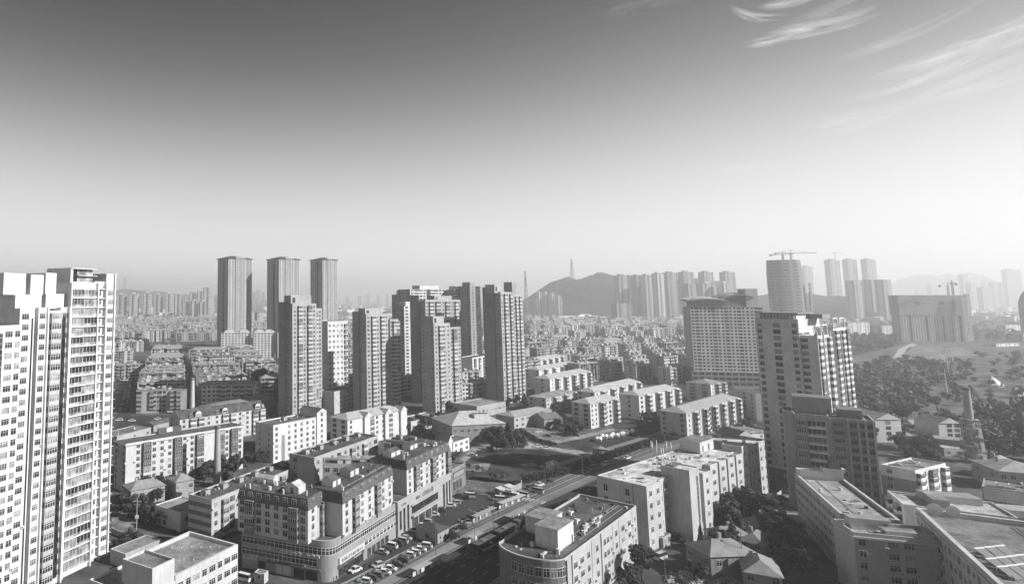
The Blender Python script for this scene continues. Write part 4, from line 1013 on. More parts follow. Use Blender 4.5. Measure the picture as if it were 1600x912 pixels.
heaters_on(B, [(4, 6), (7, 7), (10, 12), (12, 12), (14, 12), (17, 4)], 14.02, 'slanting solar heater on the grey and white block', .5, 2.0)
house('low hipped roof house behind the block at the right edge', (1560, 735), (1650, 742), 8, 20, wall='w0.35', roof='t0.36', rh=3, Fr='www.ww', Lf='ww')
house('dark hipped roof house below the wood', (1532, 722), (1570, 728), 6, 14, wall='w0.28', roof='t0.26', rh=3)
house('pale four storey house with pitched roof and framed side balconies in front of the park', (1367, 655), (1407, 655), 12.5, 16, wall='w0.55', roof='t0.36', rh=3.4, Fr='.a.', Rt='BB', nf=4, gable=True, name='apartment_block', chimney=False)
house('four storey house with shaded balconies beside the scaffolded chimney', (1466, 661), (1500, 661), 11, 14, wall='w0.50', roof='t0.26', rh=3, Fr='.aa', nf=4, gable=True, name='apartment_block', chimney=False)
shed('long low pale roofed hall behind the white topped block', 1418, 690, 52, 9, 3.5, rad(-38), roof='gable', rm='t0.34', rh=1)
shed('white box shaped store on a dark roofed yard', 1476, 712, 9, 7, 4, rad(-12), m='w0.62', roof='flat', rm='q0.5')
# scaffolded chimney
t = chimney_stack(1522, 722, 36, 2.1, 1.35, 'tall tapering chimney wrapped in scaffolding at its base', 'w0.34')
b = MB(); r = random.Random(6)
for lev in range(10):
    z = 1.8+lev*2.1; rr = 4.6-lev*.12
    for i in range(8):
        a, c = i*math.pi/4, (i+1)*math.pi/4; p = (rr*math.cos(a), rr*math.sin(a), z); q = (rr*math.cos(c), rr*math.sin(c), z)
        b.beam(p, q, .13, mt('m0.45')); b.beam((p[0], p[1], z-2.1), p, .13, mt('m0.45')); b.beam((p[0], p[1], z-2.1), q, .1, mt('m0.45'))
        if r.random() < .75: b.face([(p[0], p[1], z+.1), (q[0], q[1], z+.1), (q[0]*.72, q[1]*.72, z+.1), (p[0]*.72, p[1]*.72, z+.1)], mt('w0.45'))
        if r.random() < .3: b.face([(p[0]*1.01, p[1]*1.01, z-2), (q[0]*1.01, q[1]*1.01, z-2), (q[0]*1.01, q[1]*1.01, z-.2), (p[0]*1.01, p[1]*1.01, z-.2)], mt('w0.20'))
b.build('scaffolding', t)

# ---------------------------------------------------------------- towers in the middle
def tower(label, p0, L, az, D, h, nf, Fr, Lf, pent=(.15, .75, 6), wall='w0.37', step=None, world=False, roofz=None, par='w0.52', stepw=.35, stepd=0, group=None):
    g = gp(*p0) if not world else Vector(p0); a = rad(90-az); d = Vector((math.cos(a), math.sin(a)))
    B = Bld('apartment_tower', label, g, g+d*L, 0, D, wall, 'r0.12', 'tower block', group, True, par, ac=.3)
    W = L
    if step: B.vol(0, 0, W*step[0]-.01, D, 0, h, nf, Fr=Fr[:max(1, int(len(Fr)*step[0]))], Lf=Lf, base=1, par=1); B.vol(W*step[0], step[1], W, D, 0, h+step[2], nf, Fr=Fr[int(len(Fr)*step[0]):], base=1, par=1, wall=None)
    else: B.vol(0, 0, W, D, 0, h, nf, Fr=Fr, Lf=Lf, base=1, par=1)
    b = MB(); b.box(W*pent[0], D*.15, h+.02, W*pent[1], D*.8, h+pent[2], mt(wall), mt('r0.2')); b.box(W*pent[0]+1.5, D*.15-.05, h+1.5, W*pent[0]+4, D*.15-.003, h+pent[2]-1.5, mt('g0.05')); b.build('penthouse', B.root)
    b = MB()
    for k in range(1, nf): z_ = 1+k*(h-1.3)/nf; b.box(-.05, .0, z_-.1, -.004, D, z_+.06, mt('w0.46'))
    b.build('floor_band', B.root)['kind'] = 'stuff'
    b = MB()
    n = len(Fr)
    for i in range(n+1):
        if i % 2 == 0 and not step: b.box(W*i/n-.18, -.35, 0, W*i/n+.18, -.005, h, mt('w0.52'))
    if b.f: b.build('pier', B.root)
    return B
# first tower
B = tower('first middle tower from the left with a wide pale roof box', (457, 655), 22, 50, 11, 75.5, 26, 'wBwBw', '.nn.', (.0, .85, 6.5)); B.vol(22.01, 3, 30, 11, 0, 72, 25, Fr='bw', Rt='w', base=1, par=1, wall='w0.36')
B.vol(-1.5, 6, -.01, 13, 0, 77, 0, par=.6, wall='w0.30'); B.done()
B = tower('second middle tower from the left with stepped dark roof boxes', (574, 648), 33, 50, 10, 68, 23, 'vBwBwwBB', 'n.n', (.02, .55, 5), step=(.72, -1.2, -4)); B.vol(-1.5, 6, -.01, 12, 0, 70, 0, par=.6, wall='w0.26'); B.done()
B = tower('tall rear tower behind the third middle tower', (668, 630), 46, 50, 11, 78, 27, 'wBwBwwBwwBw', 'n.n', (.3, .8, 4)); B.vol(-1.5, 5, -.01, 14, 0, 82, 0, par=.6, wall='w0.28'); B.done()
B = tower('third middle tower, lower front block with a notched dark roof box', (681, 649), 32, 49, 11, 61.5, 21, 'wBvwwBvw', 'n.n', (.05, .45, 6), step=(.6, 0, -3)); B.done()
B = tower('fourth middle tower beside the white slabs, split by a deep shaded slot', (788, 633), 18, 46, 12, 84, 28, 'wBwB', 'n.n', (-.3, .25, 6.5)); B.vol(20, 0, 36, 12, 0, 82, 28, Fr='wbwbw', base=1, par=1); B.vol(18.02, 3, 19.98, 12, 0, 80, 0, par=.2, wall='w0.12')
b = MB(); b.box(27, 4, 82, 35, 11, 93, mt('w0.3')); b.build('lift_house', B.root); B.vol(-2, 5, -.01, 14, 0, 88, 0, par=.6, wall='w0.26'); B.done()
# white mid rise beyond the first tower and others between the towers
apt('apartment_block', 'bright ten storey block between the first tower and the third twin tower', (512, 503), (543, 502), 62, 22, 'wwwwb', 15, wall='w0.60', rim='w0.5', world=False, ac=.1).done()
apt('apartment_block', 'grey five storey block with white window rows between the first two towers', (522, 613), (553, 606), 15, 12, '.wwww', 5, wall='w0.42', rim='w0.4').done()
apt('apartment_block', 'slab of dark open balconies behind the block between the first two towers', (524, 580), (560, 575), 17, 11, '.aaaaa', 6, wall='w0.34', rim='w0.5').done()
apt('apartment_block', 'tall white block seen between the third and fourth towers', (738, 560), (766, 555), 26, 12, 'BBBB', 9, wall='w0.62', par='w0.7').done()
apt('hall', 'low grey hall with square windows at the foot of the fourth tower', (745, 636), (790, 628), 7, 20, 'vvvvvvv', 1, wall='w0.38', base=2.2, roof='r0.25', cat='hall').done()
apt('hall', 'long low pale building with small windows at the foot of the third tower', (642, 660), (690, 648), 6, 12, 'wwwwwww', 1, wall='w0.5', base=1.5, roof='r0.28', cat='hall').done()
# three far twin towers
for (lab, px0, px1, D_, top, lf) in (('leftmost of the three tall slim towers with dark capped roofs', 357, 393, 953, 402, 22), ('middle one of the three tall slim towers with dark capped roofs', 436, 469, 953, 403, 21), ('rightmost and narrowest of the three slim towers with dark capped roofs', 504, 529, 1010, 404, 13)):
    x0, y0 = dirp(px0, D_); a = rad(90-52); L = (px1-px0)/F*D_*1.24; h = CH+(466-top)/F*D_
    B = Bld('apartment_tower', lab, (x0, y0), (x0+L*math.cos(a), y0+L*math.sin(a)), 0, 30, 'w0.44', 'r0.15', 'tower block', 'three far slim towers', True, 'w0.45')
    n = 8 if L > 30 else 6
    g_ = [mt('g0.03'), mt('g0.03'), mt('g0.05')]
    B.wall.grid((0, 0), (L, 0), 0, h-4, 45, 'wwgw'*2 if n == 8 else 'wgwwgw', mt('w0.44'), g_); B.wall.grid((0, 30), (0, 0), 0, h-4, 45, 'wnwsnw', mt('w0.40'), g_); B.wall.grid((L, 0), (L, 30), 0, h-4, 45, 'wwww', mt('w0.44'), g_)
    B.wall.prism([(0, 0), (L, 0), (L, 30), (0, 30)], h-4, h-2, mt('w0.40')); B.wall.prism([(L*.3, -1), (L*.7, -1), (L*.7, 29), (L*.3, 29)], 0, h+1, mt('w0.46'))
    B.wall.grid((L*.3, -1.02), (L*.7, -1.02), 0, h, 46, 'wgw', mt('w0.46'), g_)
    B.roof.prism([(-1.5, -1.5), (L+1.5, -1.5), (L+1.5, 31.5), (-1.5, 31.5)], h-2, h-.9, mt('r0.08'), mt('r0.12'), True); B.roof.roofhip(0, 0, L, 30, h-.89, 4, mt('r0.08'), 0); B.done()
for lab, p0, p1, z_ in (('pale block with arched gables at the foot of the leftmost slim tower', 347, 392, 36), ('pale block with arched gable between the two left slim towers', 397, 428, 36), ('third pale arched block at the foot of the middle slim tower', 434, 468, 37)):
    x0, y0 = dirp(p0, 830); L = (p1-p0)/F*830; B = Bld('apartment_block', lab, (x0, y0), (x0+L, y0+L*.15), 0, 14, 'w0.60', 'r0.2', 'apartment block', 'pale arched blocks', True)
    B.wall.grid((0, 0), (B.W, 0), 0, z_, 12, 'wwwwwwwww'[:max(5, int(L/4))], mt('w0.60'), [mt('g0.05')]); B.wall.prism([(0, .05), (B.W, .05), (B.W, 14), (0, 14)], 0, z_, mt('w0.45'))
    for t in (.28, .78): b = MB(); pts = [(B.W*t+7*math.cos(q/8*math.pi), z_+4.2*math.sin(q/8*math.pi)) for q in range(9)]; b.face([(x, -.3, z) for x, z in pts], mt('w0.66')); [b.face([(pts[q][0], -.3, pts[q][1]), (pts[q+1][0], -.3, pts[q+1][1]), (pts[q+1][0], 13, pts[q+1][1]), (pts[q][0], 13, pts[q][1])], mt('r0.3')) for q in range(8)]; b.build('arched_gable', B.root)
    B.roof.face([(0, 0, z_), (B.W, 0, z_), (B.W, 14, z_), (0, 14, z_)], B.rm); B.done()
# long tall slab far behind the second and third towers
def far_slab(name, label, p0, L, az, D, h, nf, Fr, Lf, wall='w0.40', gl=('g0.05', 'g0.12'), Rt='', top=0, cat='tower block', group=None, wl=None, band=None, roof='r0.2'):
    a = rad(90-az); x0, y0 = p0
    B = Bld(name, label, (x0, y0), (x0+L*math.cos(a), y0+L*math.sin(a)), 0, D, wall, roof, cat, group, True)
    G = [mt(g) for g in gl]; w = mt(wall); bd = mt(band) if band else None
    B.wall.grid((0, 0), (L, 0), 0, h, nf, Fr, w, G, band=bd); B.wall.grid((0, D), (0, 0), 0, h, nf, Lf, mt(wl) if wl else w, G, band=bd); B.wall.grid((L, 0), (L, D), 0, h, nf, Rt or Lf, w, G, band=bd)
    B.wall.face([(L, D, 0), (0, D, 0), (0, D, h), (L, D, h)], w); B.roof.face([(0, 0, h), (L, 0, h), (L, D, h), (0, D, h)], B.rm)
    if top: B.roof.box(L*.25, D*.2, h+.01, L*.65, D*.8, h+top, w, B.rm)
    B.done(); return B
for lab, px, D_, L, az_, Dd, top, nf, Fr in (('tall slab with white stepped balconies behind the third tower', 640, 640, 62, 62, 20, 452, 31, 'wBBwsBBwBBsw'), ('darker tower wing at the left end of the stepped balcony slab', 628, 655, 14, 62, 18, 460, 30, 'n.'), ('white tower block right of the stepped balcony slab', 708, 650, 26, 62, 18, 453, 31, 'BBwBB'), ('dark narrow tower standing right behind the rear middle tower', 733, 640, 16, 55, 16, 447, 32, 'ns'), ('blocky tower with white band below the stepped balcony slab', 630, 580, 18, 60, 16, 478, 25, 'w.s')):
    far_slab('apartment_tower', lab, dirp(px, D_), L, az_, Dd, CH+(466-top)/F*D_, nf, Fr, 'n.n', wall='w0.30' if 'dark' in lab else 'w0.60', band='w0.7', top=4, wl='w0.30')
# --- curved roof tower
a_ = rad(90-104); g = gp(1082, 602)
B = Bld('apartment_tower', 'wide tower with sweeping curved roof wings on a grey podium', g, g+Vector((math.cos(a_), math.sin(a_)))*66, 0, 40, 'w0.48', 'r0.22', 'tower block', None, True, 'w0.55', ac=0)
W = B.W; Z0, Z1 = 13, 72
G_ = [mt('g0.03'), mt('g0.05'), mt('g0.05')]
B.wall.grid((3, 2), (W-4, 2), Z0, Z1, 20, 'wBwwwBwwBwwBwwwBB', mt('w0.62'), G_, band=mt('w0.55')); B.wall.grid((W-4, 2), (W-4, 22), Z0, Z1, 20, 'BB', mt('w0.5'), G_, band=mt('w0.6'))
B.wall.prism([(3, 2.05), (W-4.05, 2.05), (W-4.05, 22), (3, 22)], Z0, Z1, mt('w0.45'))
B.wall.grid((0, 0), (W, 0), 0, Z0, 3, 'vvvvvvvvvvvv', mt('w0.30'), G_); B.wall.prism([(0, .02), (W-.02, .02), (W-.02, 34), (0, 34)], 0, Z0, mt('w0.30'), mt('r0.22'))
B.wall.box(28, 16, Z0, W-1, 38, Z1+9, mt('w0.60')); B.wall.grid((28, 15.98), (W-1, 15.98), Z1-10, Z1+9, 6, 'wswwswwsww', mt('w0.52'), G_)
B.wall.box(W-12, 14, Z1, W-2, 30, Z1+17, mt('w0.60'))
def curveroof(pts, y0, y1, m, th=1.2):
    for i in range(len(pts)-1):
        (x0, z0), (x1, z1) = pts[i], pts[i+1]
        B.roof.face([(x0, y0, z0), (x1, y0, z1), (x1, y1, z1+2), (x0, y1, z0+2)], mt(m)); B.roof.face([(x0, y0, z0-th), (x1, y0, z1-th), (x1, y0, z1), (x0, y0, z0)], mt('w0.35')); B.roof.face([(x1, y0, z1-th), (x0, y0, z0-th), (x0, y1, z0+.8), (x1, y1, z1+.8)], mt('w0.15'))
    for i in range(len(pts)-1):
        (x0, z0), (x1, z1) = pts[i], pts[i+1]; B.roof.face([(x0, y0+1.5, Z1), (x1, y0+1.5, Z1), (x1, y0+1.5, z1-.3), (x0, y0+1.5, z0-.3)], mt('w0.34'))
curveroof([(0+i*2.7, Z1+6.2+2.6*math.sin(i/13*2.7)-i*.12) for i in range(14)], 0, 22, 'r0.42')
curveroof([(26+i*2.3, Z1+3.5+8.5*math.sin(i/15*2.35)) for i in range(16)], 13, 36, 'r0.36'); B.done()

# ---------------------------------------------------------------- the dense districts of walk-up slabs
SLABK = {}; SLABMB = {}; SPARE_SLABS = []; NSLAB = [0]; LAST = [None]
def slab_kit(kind, far=False):
    k = (kind, far)
    if k in SLABK: return SLABK[k]
    r = random.Random(kind*13+5)
    L = {2: 35, 3: 41, 4: 28}.get(kind//10, r.choice((32, 38, 44, 50))); D = r.choice((10, 11, 12)); nf = r.choice((5, 6, 6, 7)); h = nf*2.85+1
    wg = ['w0.26', 'w0.34', 'w0.42', 'w0.30', 'w0.50', 'w0.60', 'w0.38', 'w0.66'][kind % 8]; wm = mt(wg); G = [mt('g0.03'), mt('g0.05'), mt('g0.12')]; bd = mt(['w0.15', 'w0.45', 'w0.24', 'w0.55'][kind % 4])
    w = MB(); rf = MB(); n = int(L/3.4)
    pat = ''.join(r.choice('wwBBws' if kind % 2 else 'wwwBv.') for _ in range(n))
    w.grid((0, 0), (L, 0), 0, h, nf, pat, wm, G, band=bd); w.grid((L, 0), (L, D), 0, h, nf, '.w.', wm, G); w.grid((0, D), (0, 0), 0, h, nf, '.w.' if kind % 3 else '...', wm, G)
    w.face([(L, D, 0), (0, D, 0), (0, D, h), (L, D, h)], wm)
    x = 3
    while x < L-4:                                     # balcony stacks standing proud of the front
        if r.random() < .62:
            w.grid((x, -1.2), (x+3, -1.2), 2.6, h-.3, nf-1, 'B', wm, G, band=bd); w.face([(x, 0, 2.6), (x, -1.2, 2.6), (x, -1.2, h-.3), (x, 0, h-.3)], bd); w.face([(x+3, -1.2, 2.6), (x+3, 0, 2.6), (x+3, 0, h-.3), (x+3, -1.2, h-.3)], bd); w.face([(x, 0, h-.3), (x, -1.2, h-.3), (x+3, -1.2, h-.3), (x+3, 0, h-.3)], bd)
        x += r.choice((4.5, 6, 8))
    rm = mt(r.choice(('r0.10', 'r0.20', 'r0.30', 'p0.34')))
    if kind % 4 == 3: rf.roofhip(0, 0, L, D, h, 2.6, mt('t0.30'), .5)
    else:
        rf.box(-.3, -.3, h+.01, L+.3, D+.3, h+.5, mt('w0.35'), rm)
        for i in range(0 if far else int(L/2.4)):
            a, c = r.uniform(.5, L-2), r.uniform(1, D-2); rf.box(a, c, h+.5, a+r.uniform(.5, 2.2), c+r.uniform(.4, 1.6), h+.5+r.uniform(.4, 1.6), mt(r.choice(('w0.24', 'w0.55', 'q0.65', 'w0.12'))))
        for i in range(3): a = L*(i+.5)/3; rf.box(a, D*.5, h+.5, a+3, D*.5+3, h+2.6, mt(wg), rm)
    SLABMB[kind] = (w, rf); SLABK[k] = (w.mesh('wall'), rf.mesh('roof'), L, D, h); return SLABK[k]
def blocked(x, y, r=14):
    for (cx, cy, a, b_, rz) in FOOT:
        dx, dy = x-cx, y-cy
        if abs(dx) > a+r+5 or abs(dy) > a+r+5: continue
        c, s_ = math.cos(rz), math.sin(rz); u = abs(dx*c+dy*s_); v = abs(-dx*s_+dy*c)
        if u < a+r and v < b_+r: return True
    return False
def proj(x, y, z=0):
    z -= CH; Z = y*math.cos(TH)+z*math.sin(TH); Y = -y*math.sin(TH)+z*math.cos(TH)
    return PX0+F*x/Z, PY0-F*Y/Z
def inpoly(p, poly):
    x, y = p; c = False; j = len(poly)-1
    for i in range(len(poly)):
        if (poly[i][1] > y) != (poly[j][1] > y) and x < (poly[j][0]-poly[i][0])*(y-poly[i][1])/(poly[j][1]-poly[i][1])+poly[i][0]: c = not c
        j = i
    return c
def near_road(x, y, d=26):
    for i in range(len(T0)-1):
        a, b_ = T0[i], T0[i+1]; ab = b_-a; t = max(0, min(1, (Vector((x, y))-a).dot(ab)/ab.length_squared)); q = Vector((x, y))-a-ab*t
        side = ab.x*q.y-ab.y*q.x
        if q.length < (20 if side > 0 else 48)+d: return True
    return False
CNT = {}
def place_slab(x, y, az, kind, label, group, parts=True, name='walkup_block', s=1.0, mode=0):
    w, rf, L, D, h = slab_kit(kind); rz = rad(90-az)
    cx, cy = x+L/2*math.cos(rz)-D/2*math.sin(rz), y+L/2*math.sin(rz)+D/2*math.cos(rz)
    if blocked(cx, cy, 2 if mode else 9): return False
    FOOT.append((cx, cy, L/2, D/2, rz))
    NSLAB[0] += 1
    if NSLAB[0] > 295:
        LAST[0] = None; SPARE_SLABS.append((kind, Matrix.Translation((x, y, 0)) @ Matrix.Rotation(rz, 4, 'Z'))); return True
    t = empty(name, (x, y, 0), rz); tag(t, label, 'apartment block', group)
    inst('wall', w, t); inst('roof', rf, t); LAST[0] = t; return True
# white slabs beside the fourth tower and the car parks (named one by one)
def wslab(label, p0, p1, z, D, pat, roof='t0.42', wall='w0.60', end='w.w', rh=2.6, base=.8, nf=5):
    B = Bld('apartment_block', label, p0, p1, z, D, wall, roof, 'apartment block', ac=.05, par='w0.55')
    B.vol(0, 0, B.W, D, 0, z, nf, Fr=pat, Lf=end, base=base, roof='hip', rh=rh)
    n = max(2, int(B.W/15))
    for i in range(n):
        x = B.W*(i+.5)/n+3; b = MB(); b.box(x, -.9, .2, x+4.4, -.02, z-.02, mt(wall)); b.build('balcony_tower', B.root)
        B.face(x, -.9, x+4.4, -.9, base, (z-base-.3)/nf, nf, 'B'); b = MB(); b.box(x-2.4, -.08, 0, x-.4, -.004, z-.3, mt('w0.12')); b.build('stair_recess_shade', B.root)  # flat dark strip; the stair recess's shade is put into its colour
    B.done()
wslab('white hipped slab nearest the walled car park', (922, 631), (966, 622), 15, 12, 'wwawwaww', end='aa')
wslab('long white slab with dark stair recesses behind the nearest hipped slab', (929, 613), (1000, 596), 15.5, 12, 'wawwawwaww')
wslab('large white slab with a plain end wall right of centre', (998, 618), (1060, 606), 15.8, 13, 'awwawwaw', end='.w.')
wslab('long grey roofed slab with shops at its foot near the boulevard', (1072, 646), (1154, 621), 15, 14, 'wawwawwawww', roof='t0.34', wall='w0.52')
wslab('white slab just right of the fourth tower', (859, 592), (922, 580), 15.5, 13, 'wwwawwaw', end='.w.')
wslab('second white slab behind the white slab right of the fourth tower', (842, 578), (915, 566), 15.5, 13, 'wwwawwaw')
wslab('pale slab at the right shoulder of the fourth tower, partly hidden', (833, 565), (880, 556), 15.5, 13, 'wwaww', wall='w0.66')
wslab('long low pale school block with rows of small windows in front of the white slabs', (853, 622), (902, 611), 10, 13, 'wwwwwwwww', roof='r0.30', wall='w0.46', rh=.5, nf=3)
wslab('small dark end walled slab with bright flank below the curved roof tower', (1110, 600), (1130, 597), 14, 18, 'www', roof='r0.28', wall='w0.6', end='bb')
apt('apartment_block', 'small dark block squeezed between the curved roof tower and the tall grey tower', (1146, 606), (1180, 616), 17, 14, '.aw', 6, Lf='w', wall='w0.5', huts=0).done()
apt('apartment_block', 'low block below the squeezed dark block beside the tall grey tower', (1120, 630), (1172, 628), 9, 12, 'wwwwww', 3, wall='w0.42', huts=3).done()
# villa-roofed club house and its wings
B = Bld('club_house', 'low hall with broad pale hipped roof and rooftop lantern beside the dark trees', (706, 664), (790, 660), 9.5, 26, 'w0.26', 't0.46', 'hall', ac=0)
W = B.W; B.vol(0, 0, W, 26, 0, 9.2, 2, Fr='wvwvwvwv', Lf='vwvw', base=.4, roof='hip', rh=5.5); b = MB(); b.box(W*.5, 5, 11.4, W*.78, 9, 14, mt('w0.55'), mt('r0.12')); b.build('roof_lantern', B.root); B.done()
B = Bld('annexe', 'long two storey annexe with large framed windows behind the club house', (803, 651), (862, 640), 7.5, 13, 'w0.40', 't0.34', 'annexe', ac=0)
B.vol(0, 0, B.W, 13, 0, 7.5, 2, Fr='vvvvvvv', base=.3, roof='hip', rh=2); B.done()
house('dark roofed house with a pale gable by the walled car park', (850, 655), (888, 652), 5.5, 12, wall='w0.30', roof='t0.16', rh=3, gable=True, Rt='v', nf=1)
house('tiny pale pavilion standing alone on the vacant lot', (863, 726), (874, 724), 3, 3.5, wall='w0.62', roof='t0.42', rh=1.6, nf=1, chimney=False, Fr='n', Rt='n', name='pavilion')
house('small gatehouse with hipped roof beside the hedge', (934, 702), (950, 702), 4, 6, wall='w0.26', roof='t0.30', rh=1.4, nf=1, chimney=False, name='gatehouse')
house('small dark house with peaked gable behind the pale complex', (1117, 676), (1150, 684), 6, 12, wall='w0.5', roof='t0.10', rh=3.5, gable=True, Fr='w')
house('low white walled workshop behind the pale complex', (1135, 667), (1175, 676), 7, 12, wall='w0.58', roof='r0.30', rh=1, Fr='w.', name='workshop')
far = []
for kx, ky, kr in ((300, 646, 9), (411, 620, 16), (404, 622, 10), (302, 655, 12)): kg = gp(kx, ky); FOOT.append((kg.x, kg.y, kr, kr, 0))
kg = gp(300, 600); FOOT.append(((gp(300, 650).x+kg.x)/2, (gp(300, 650).y+kg.y)/2, 60, 5, rad(100)))
XP = [(300, 655), (435, 655), (435, 610), (300, 610)]
def district(az, px_poly, su, sv, label, group, kinds, umax=2600, jitter=.25, limit=300, name='walkup_block', off=(0, 0), skip=.08, dmax=1400, avoid_road=True, rows=None):
    d = Vector((math.sin(rad(az)), math.cos(rad(az)))); n = Vector((-d.y, d.x)); r = random.Random(len(label)); k = 0
    cand = []
    for i in range(-40, 120):
        for j in range(-60, 120):
            p = d*(i*su+off[0])+n*(j*sv+off[1])+d*r.uniform(-1, 1)*su*jitter*.4
            if p.y < 120 or p.length > dmax: continue
            if not inpoly(proj(p.x+d.x*20, p.y+d.y*20), px_poly): continue
            cand.append((p, j))
    cand.sort(key=lambda p: p[0].length)
    done = {}
    for p, j in cand:
        if k >= limit: break
        if r.random() < skip or (avoid_road and near_road(p.x+d.x*20, p.y+d.y*20, 4)): continue
        if place_slab(p.x, p.y, az+r.uniform(-1, 1), r.choice(kinds), label, group, name=name):
            k += 1; o = LAST[0]
            if o is not None: done.setdefault(j, []).append((proj(p.x, p.y)[0], k, o))
    if rows:
        for n_, j in enumerate(sorted(done)):
            if n_ >= 20: break
            for i, (_, _, o) in enumerate(sorted(done[j])[:20]): o['label'] = '%s block from the left in the %s row %s' % (ORD[i], ORD[n_], rows)
    return k
d79 = Vector((math.sin(rad(80)), math.cos(rad(80)))); n79 = Vector((-d79.y, d79.x)); S79 = gp(205, 646)
for c_, (off_, L_, j0, nj, pit, base_, lab_) in enumerate(((3, 35, 0, 19, 19.5, 20, 'left of the slim pale chimney'), (48, 41, 0, 18, 20.5, 30, 'right of the slim pale chimney'), (95, 28, 1.6, 17, 21, 40, 'just left of the first tower'))):
    for j in range(nj):
        p = S79+d79*(off_+R.uniform(-1, 1))+n79*((j+j0)*pit)
        if place_slab(p.x, p.y, 80+R.uniform(-1, 1), base_+R.randrange(8), '%s weathered block from the front in the close column %s' % (ORD[j], lab_), 'close columns of walk-up blocks', mode=1): pass
a3 = district(65, [(172, 660), (206, 560), (232, 530), (172, 530)], 46, 34, 'pale walk-up slab beside the long street left of the weathered rows', 'slabs beside the left street', (4, 5, 6), skip=.1, dmax=1100, rows='beside the left street')
a4 = district(60, [(500, 640), (770, 628), (770, 520), (500, 515)], 52, 28, 'walk-up slab glimpsed in the gaps between the middle towers', 'slabs between the middle towers', (4, 2, 5, 6, 1), skip=.1, dmax=1150, rows='behind the middle towers')
a5 = district(54, [(826, 610), (930, 600), (1060, 602), (1170, 600), (1172, 530), (826, 530)], 53, 28, 'walk-up slab in the dense rows between the white slabs and the curved roof tower', 'slabs left of the curved roof tower', (0, 2, 5, 7, 1, 4), skip=.02, dmax=1150, rows='left of the curved roof tower')
a6 = district(54, [(826, 531), (1330, 531), (1330, 500), (826, 500)], 52, 33, 'small distant walk-up block in the field below the bare hill', 'distant blocks below the hill', (5, 7, 4, 1, 6, 2), skip=.12, dmax=2300, limit=520, avoid_road=False)
a7 = district(75, [(175, 535), (770, 525), (770, 497), (100, 497)], 54, 36, 'small distant walk-up block below the ridge on the left', 'distant blocks below the left ridge', (5, 7, 4, 1, 6, 2), skip=.2, dmax=2300, limit=420, avoid_road=False)
# everything beyond: too far off to count
b = MB(); r = random.Random(9)
for i in range(2600):
    D_ = 2100+5200*r.random()**1.6; px = r.uniform(-420, 1840); x, y = dirp(px, D_); a = rad(90-r.choice((54, 70, 60, 144))); L, W_, h = r.uniform(15, 60), r.uniform(10, 16), r.choice((6, 9, 12, 18, 18, 20)); w = mt(r.choice(('w0.34', 'w0.50', 'w0.62', 'w0.70', 'w0.25'))); c_, s_ = math.cos(a), math.sin(a)
    P = [(x+u*c_-v*s_, y+u*s_+v*c_) for u, v in ((0, 0), (L, 0), (L, W_), (0, W_))]; b.prism(P, 0, h, w, mt(r.choice(('r0.20', 'r0.30', 'p0.34'))))
tag(b.build('far_houses'), 'mass of far off low houses fading into the haze', 'houses', kind='stuff')

# ---------------------------------------------------------------- skyline towers in the haze
def fartower(px0, px1, top, D_, label, tone='w0.40', pat=None, az=70, dep=22, crown=2, group=None, bay=None):
    a = rad(90-az); L = (px1-px0)/F*D_*.86; x, y = dirp(px0, D_); h = CH+(466-top)/F*D_; nf = max(8, int(h/6)); n = max(3, int(L/7))
    return far_slab('tower_block', label, (x, y), L, az, dep, h, nf, pat or ('wsBwwsBw'*4)[:n], 'w.w', tone, top=crown and 5, group=group, gl=('g0.05', 'g0.12'))
i = 0
side = ['leftmost', 'second', 'third', 'fourth', 'fifth', 'sixth', 'seventh', 'eighth', 'ninth', 'tenth', 'eleventh', 'twelfth']
for k, (a, c, t, D_) in enumerate(((184, 202, 460, 2500), (204, 221, 459, 2500), (226, 240, 458, 2500), (242, 258, 460, 2900), (260, 274, 459, 2900), (275, 285, 459, 2600), (287, 300, 470, 2200), (301, 313, 470, 2200), (314, 325, 471, 2200), (298, 308, 457, 2900), (310, 320, 455, 2900), (320, 338, 449, 2700))):
    fartower(a, c, t, D_, '%s tower from the left in the pale row below the left ridge' % side[k], 'w0.50' if k % 3 else 'w0.42', group='pale towers below the left ridge')
for k, (a, c, t, D_, w) in enumerate(((966, 989, 430, 2300, 'w0.36'), (993, 1006, 431, 2350, 'w0.26'), (1007, 1024, 430, 2300, 'w0.42'), (1026, 1041, 427, 2250, 'w0.66'), (1042, 1066, 426, 2300, 'w0.28'), (1067, 1092, 425, 2350, 'w0.28'), (1073, 1092, 445, 2050, 'w0.30'), (1099, 1122, 425, 2400, 'w0.30'), (1096, 1128, 442, 2100, 'w0.38'), (1129, 1140, 442, 2080, 'w0.66'), (1132, 1158, 425, 2450, 'w0.34'))):
    fartower(a, c, t, D_, '%s tower from the left in the tall row right of the hill' % side[k], w, group='towers right of the hill', dep=24)
fartower(960, 994, 474, 1900, 'squat grey block at the foot of the tall row right of the hill', 'w0.30', crown=0)
for k, (a, c, t, D_) in enumerate(((840, 848, 458, 2700), (850, 858, 457, 2700), (860, 868, 459, 2680), (870, 878, 463, 2650))):
    fartower(a, c, t, D_, '%s small pale block from the left at the foot of the hill' % side[k], 'w0.55', group='small pale blocks at the foot of the hill')
for k, (a, c, t, D_) in enumerate(((396, 401, 456, 5000), (402, 409, 453, 5200), (410, 415, 457, 5000), (541, 546, 463, 6000), (560, 565, 462, 6500), (573, 578, 460, 6500), (590, 594, 461, 6800), (604, 608, 459, 6500))):
    fartower(a, c, t, D_, '%s faint tower from the left along the horizon behind the middle towers' % side[k], 'w0.45', group='faint towers on the horizon', crown=0)
fartower(393, 416, 487, 1700, 'pale broad block between the first two of the three slim towers', 'w0.58', crown=0)
